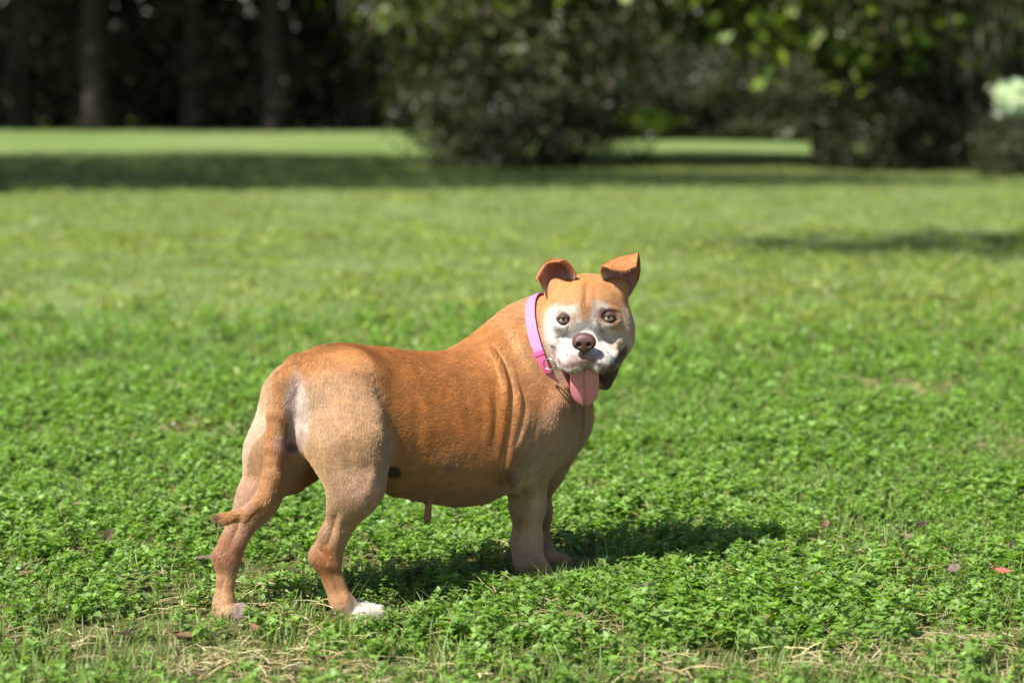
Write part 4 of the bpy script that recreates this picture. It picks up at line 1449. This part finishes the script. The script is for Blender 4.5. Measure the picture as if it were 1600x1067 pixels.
p = zone(3.4, 10.5, 620, rng)
gr = fbm(p, 1.6, 3, 44)
near = smooth(4.9, 4.1, p[:, 1])
dens = (.38 + .55 * smooth(.4, .62, gr) + near * .75) * (1 - .85 * smooth(7, 10.4, p[:, 1]))
pd_ = np.min([np.hypot(*(p - q).T) + (.028 if q[0] < -.45 else 0) for q in paws], 0)
keep = (rng.random(len(p)) < dens) & (pd_ > .022)
pk = p[keep]
sc = rng.uniform(.5, 1.1, len(pk)) * (.5 + .5 * smooth(.03, .12, pd_[keep]))
kinds = np.where(rng.random(len(pk)) < .05, 'tall', 'tuft')
g0 = G(880, 925)
extra = g0 + rng.normal(size=(30, 2)) * [.05, .05]
pk = np.concatenate([pk, extra]); sc = np.concatenate([sc, rng.uniform(.6, .9, 30)]); kinds = np.concatenate([kinds, ['tall'] * 30])
scatter('grass', pk, list(kinds), sc, 'thin blades of grass growing between the leafy weeds', seed=3)

p = zone(3.4, 8.5, 330, rng)
br = np.zeros(len(p))
for c, ax_, ay in bare:
    br = np.maximum(br, np.exp(-((p[:, 0] - c[0]) / (ax_ * 1.2)) ** 2 - ((p[:, 1] - c[1]) / (ay * 1.2)) ** 2))
dens = .14 + .8 * br + .8 * smooth(4.7, 4.1, p[:, 1]) * smooth(.45, .6, fbm(p, 2.5, 3, 71))
pd_ = np.min([np.hypot(*(p - q).T) + (.028 if q[0] < -.45 else 0) for q in paws], 0)
pk = p[(rng.random(len(p)) < dens) & (pd_ > .05)]
scatter('dry_straw', pk, ['straw'] * len(pk), rng.uniform(.6, 1.15, len(pk)), 'dry straw and dead grass lying among the weeds', seed=4)

p = zone(4.2, 9, 9, rng)
p = p[rng.random(len(p)) < smooth(.45, .6, fbm(p, 1.1, 2, 91))]
scatter('tiny_flowers', p, ['flower'] * len(p), rng.uniform(.7, 1.2, len(p)), 'tiny white flowers dotted among the weeds', seed=8)

p = zone(6.5, 20, 42, rng)
m = fbm(p, .55, 3, 12)
fade = smooth(6.5, 11, p[:, 1])
keep = rng.random(len(p)) < fade * (.35 + .65 * smooth(.4, .6, m)) * (1 - .75 * smooth(11, 18, p[:, 1]))
pk = p[keep]
scatter('far_weeds', pk, ['patch'] * len(pk), rng.uniform(.6, 1.2, len(pk)), 'patches of green weeds on the open lawn behind the dog', seed=5)
p = zone(6.5, 30, 46, rng)
keep = rng.random(len(p)) < smooth(6.3, 11, p[:, 1]) * (1 - .5 * smooth(20, 30, p[:, 1]))
pk = p[keep]
scatter('far_grass', pk, ['lawn'] * len(pk), rng.uniform(.6, 1.1, len(pk)), 'short pale grass on the open lawn behind the dog', seed=6)

# ------------------------------------------------------------------ fallen leaves
leaf_mats = {n_: simple_mat(n_ + '_dead_leaf', c_, .75, .2, 90, .35, .4) for n_, c_ in (
    ('brown', (.17, .10, .06)), ('grey', (.16, .12, .10)), ('dark', (.055, .038, .03)), ('red', (.48, .12, .09)), ('tan', (.28, .19, .11)), ('pinkish', (.23, .145, .115)))}
def dead_leaf(px, py, L, W, curl, rz, tilt_, col_, label, lift=.029, group=None):
    rng = np.random.default_rng(int(px * 7 + py))
    n, m = 9, 5
    L, W = L * 1.02, W * 1.0
    vs, fs = [], []
    for s_ in (0, 1):
        for i in range(n):
            t = i / (n - 1)
            w = W * .5 * (math.sin(math.pi * min(1, t * .96 + .03)) ** .8) + .0006
            for j in range(m):
                u = j / (m - 1) * 2 - 1
                a = u * curl
                x = (t - .5) * L
                y = (math.sin(a) / curl if abs(curl) > .05 else u) * w
                z = (1 - math.cos(a)) / max(curl, .05) * w + .25 * L * (t - .5) ** 2 * (2 if curl > .6 else 1) + rng.normal() * .0007 * (1 - s_)
                vs.append((x, y, z - s_ * .0007))
    o_ = n * m
    for i in range(n - 1):
        for j in range(m - 1):
            a = i * m + j
            fs.append([a, a + m, a + m + 1, a + 1]); fs.append([o_ + a, o_ + a + 1, o_ + a + m + 1, o_ + a + m])
    for i in range(n - 1):
        for j in (0, m - 1):
            a = i * m + j; fs.append([a, a + m, o_ + a + m, o_ + a])
    o = mesh_obj('dead_leaf', vs, np.array(fs), [leaf_mats[col_]])
    sv, sf = tube([(-L * .5 + .002, 0, .25 * L * .25 * (2 if curl > .6 else 1)), (-L * .62, .002, .012), (-L * .72, .004, .013)], [.0011, .0009, .0008], 5)
    mesh_obj('leaf_stalk', sv, sf, [leaf_mats[col_]], o)
    g = G(px, py)
    o.location = (g[0], g[1] + lift * 4.0 * 0, float(ground_z(*g)) + lift)
    o.rotation_mode = 'ZYX'
    o.rotation_euler = (abs(tilt_) * .5 + .02, rng.uniform(-.2, .2), rz)
    tag(o, label, 'leaf', group or 'fallen leaves in the grass')
    return o
dead_leaf(321, 886, .042, .018, .5, .2, -.5, 'grey', 'grey brown fallen leaf lying just left of the hind paws')
dead_leaf(374, 984, .050, .024, .8, 1.5, -.9, 'grey', 'curled grey leaf standing right beside the left hind paw')
dead_leaf(288, 1010, .050, .022, .7, .1, -.4, 'brown', 'brown leaf with a dark hollow in front of the left hind paw', .022)
dead_leaf(398, 1000, .030, .018, .7, 2.2, -.7, 'brown', 'small brown curled leaf between the two hind paws', .022)
dead_leaf(898, 984, .046, .018, .5, -.1, -.5, 'brown', 'flat brown leaf on the straw patch below the front paws')
dead_leaf(1235, 938, .050, .026, .9, -.3, -.5, 'dark', 'dark crumpled leaf right of the shadow, left one of a touching pair')
dead_leaf(1268, 922, .046, .018, .9, .7, -.6, 'brown', 'dark curled leaf right of the shadow, upright one of a touching pair')
dead_leaf(1440, 836, .030, .022, .9, .6, -.8, 'dark', 'small dark folded leaf poking up right of the shadow')
dead_leaf(1581, 872, .044, .018, 1.0, 1.45, -.7, 'dark', 'narrow dark rolled leaf standing near the right border')
dead_leaf(1566, 914, .036, .019, .7, -.5, -.6, 'red', 'red fallen leaf lying in the weeds', .034)
dead_leaf(1416, 856, .032, .022, .6, .3, -.6, 'pinkish', 'pale pinkish leaf among the weeds below the small dark folded leaf')
dead_leaf(1490, 908, .034, .026, .7, .8, -.7, 'grey', 'greyish leaf left of the red leaf')
dead_leaf(170, 853, .040, .020, 1.0, 1.3, -.8, 'dark', 'dark curled leaf standing up left of the tail tip')
dead_leaf(38, 914, .040, .016, .6, .1, -.4, 'brown', 'thin brown leaf near the left border')
dead_leaf(205, 1004, .044, .022, .8, .9, -.5, 'dark', 'dark leaf in the bottom left straw', .02)
dead_leaf(658, 912, .050, .030, .6, .2, -.3, 'dark', 'dark brown leaf lying in the shadow under the belly')
dead_leaf(758, 842, .034, .014, .5, .4, -.4, 'tan', 'small tan leaf in the sun left of the front paws')
dead_leaf(882, 856, .045, .030, .8, .5, -.6, 'dark', 'black leaf in the shadow just right of the front paws')
dead_leaf(1002, 938, .050, .012, .8, .5, -.3, 'grey', 'long thin grey leaf below the shadow of the head')
dead_leaf(1180, 783, .030, .012, .5, .3, -.4, 'tan', 'tan sliver of leaf on the weeds behind the shadow')
dead_leaf(128, 806, .050, .014, .6, .1, -.4, 'pinkish', 'pinkish brown leaf on the weeds far left of the tail')
dead_leaf(1290, 840, .030, .018, .9, 1.2, -.8, 'brown', 'brown curled leaf at the right tip of the shadow')
dead_leaf(512, 1042, .040, .018, .7, .4, -.4, 'brown', 'blurred brown leaf at the bottom border below the hind legs', .02)
dead_leaf(962, 1030, .038, .016, .7, -.4, -.4, 'pinkish', 'blurred pinkish leaf near the bottom border below the front legs', .02)
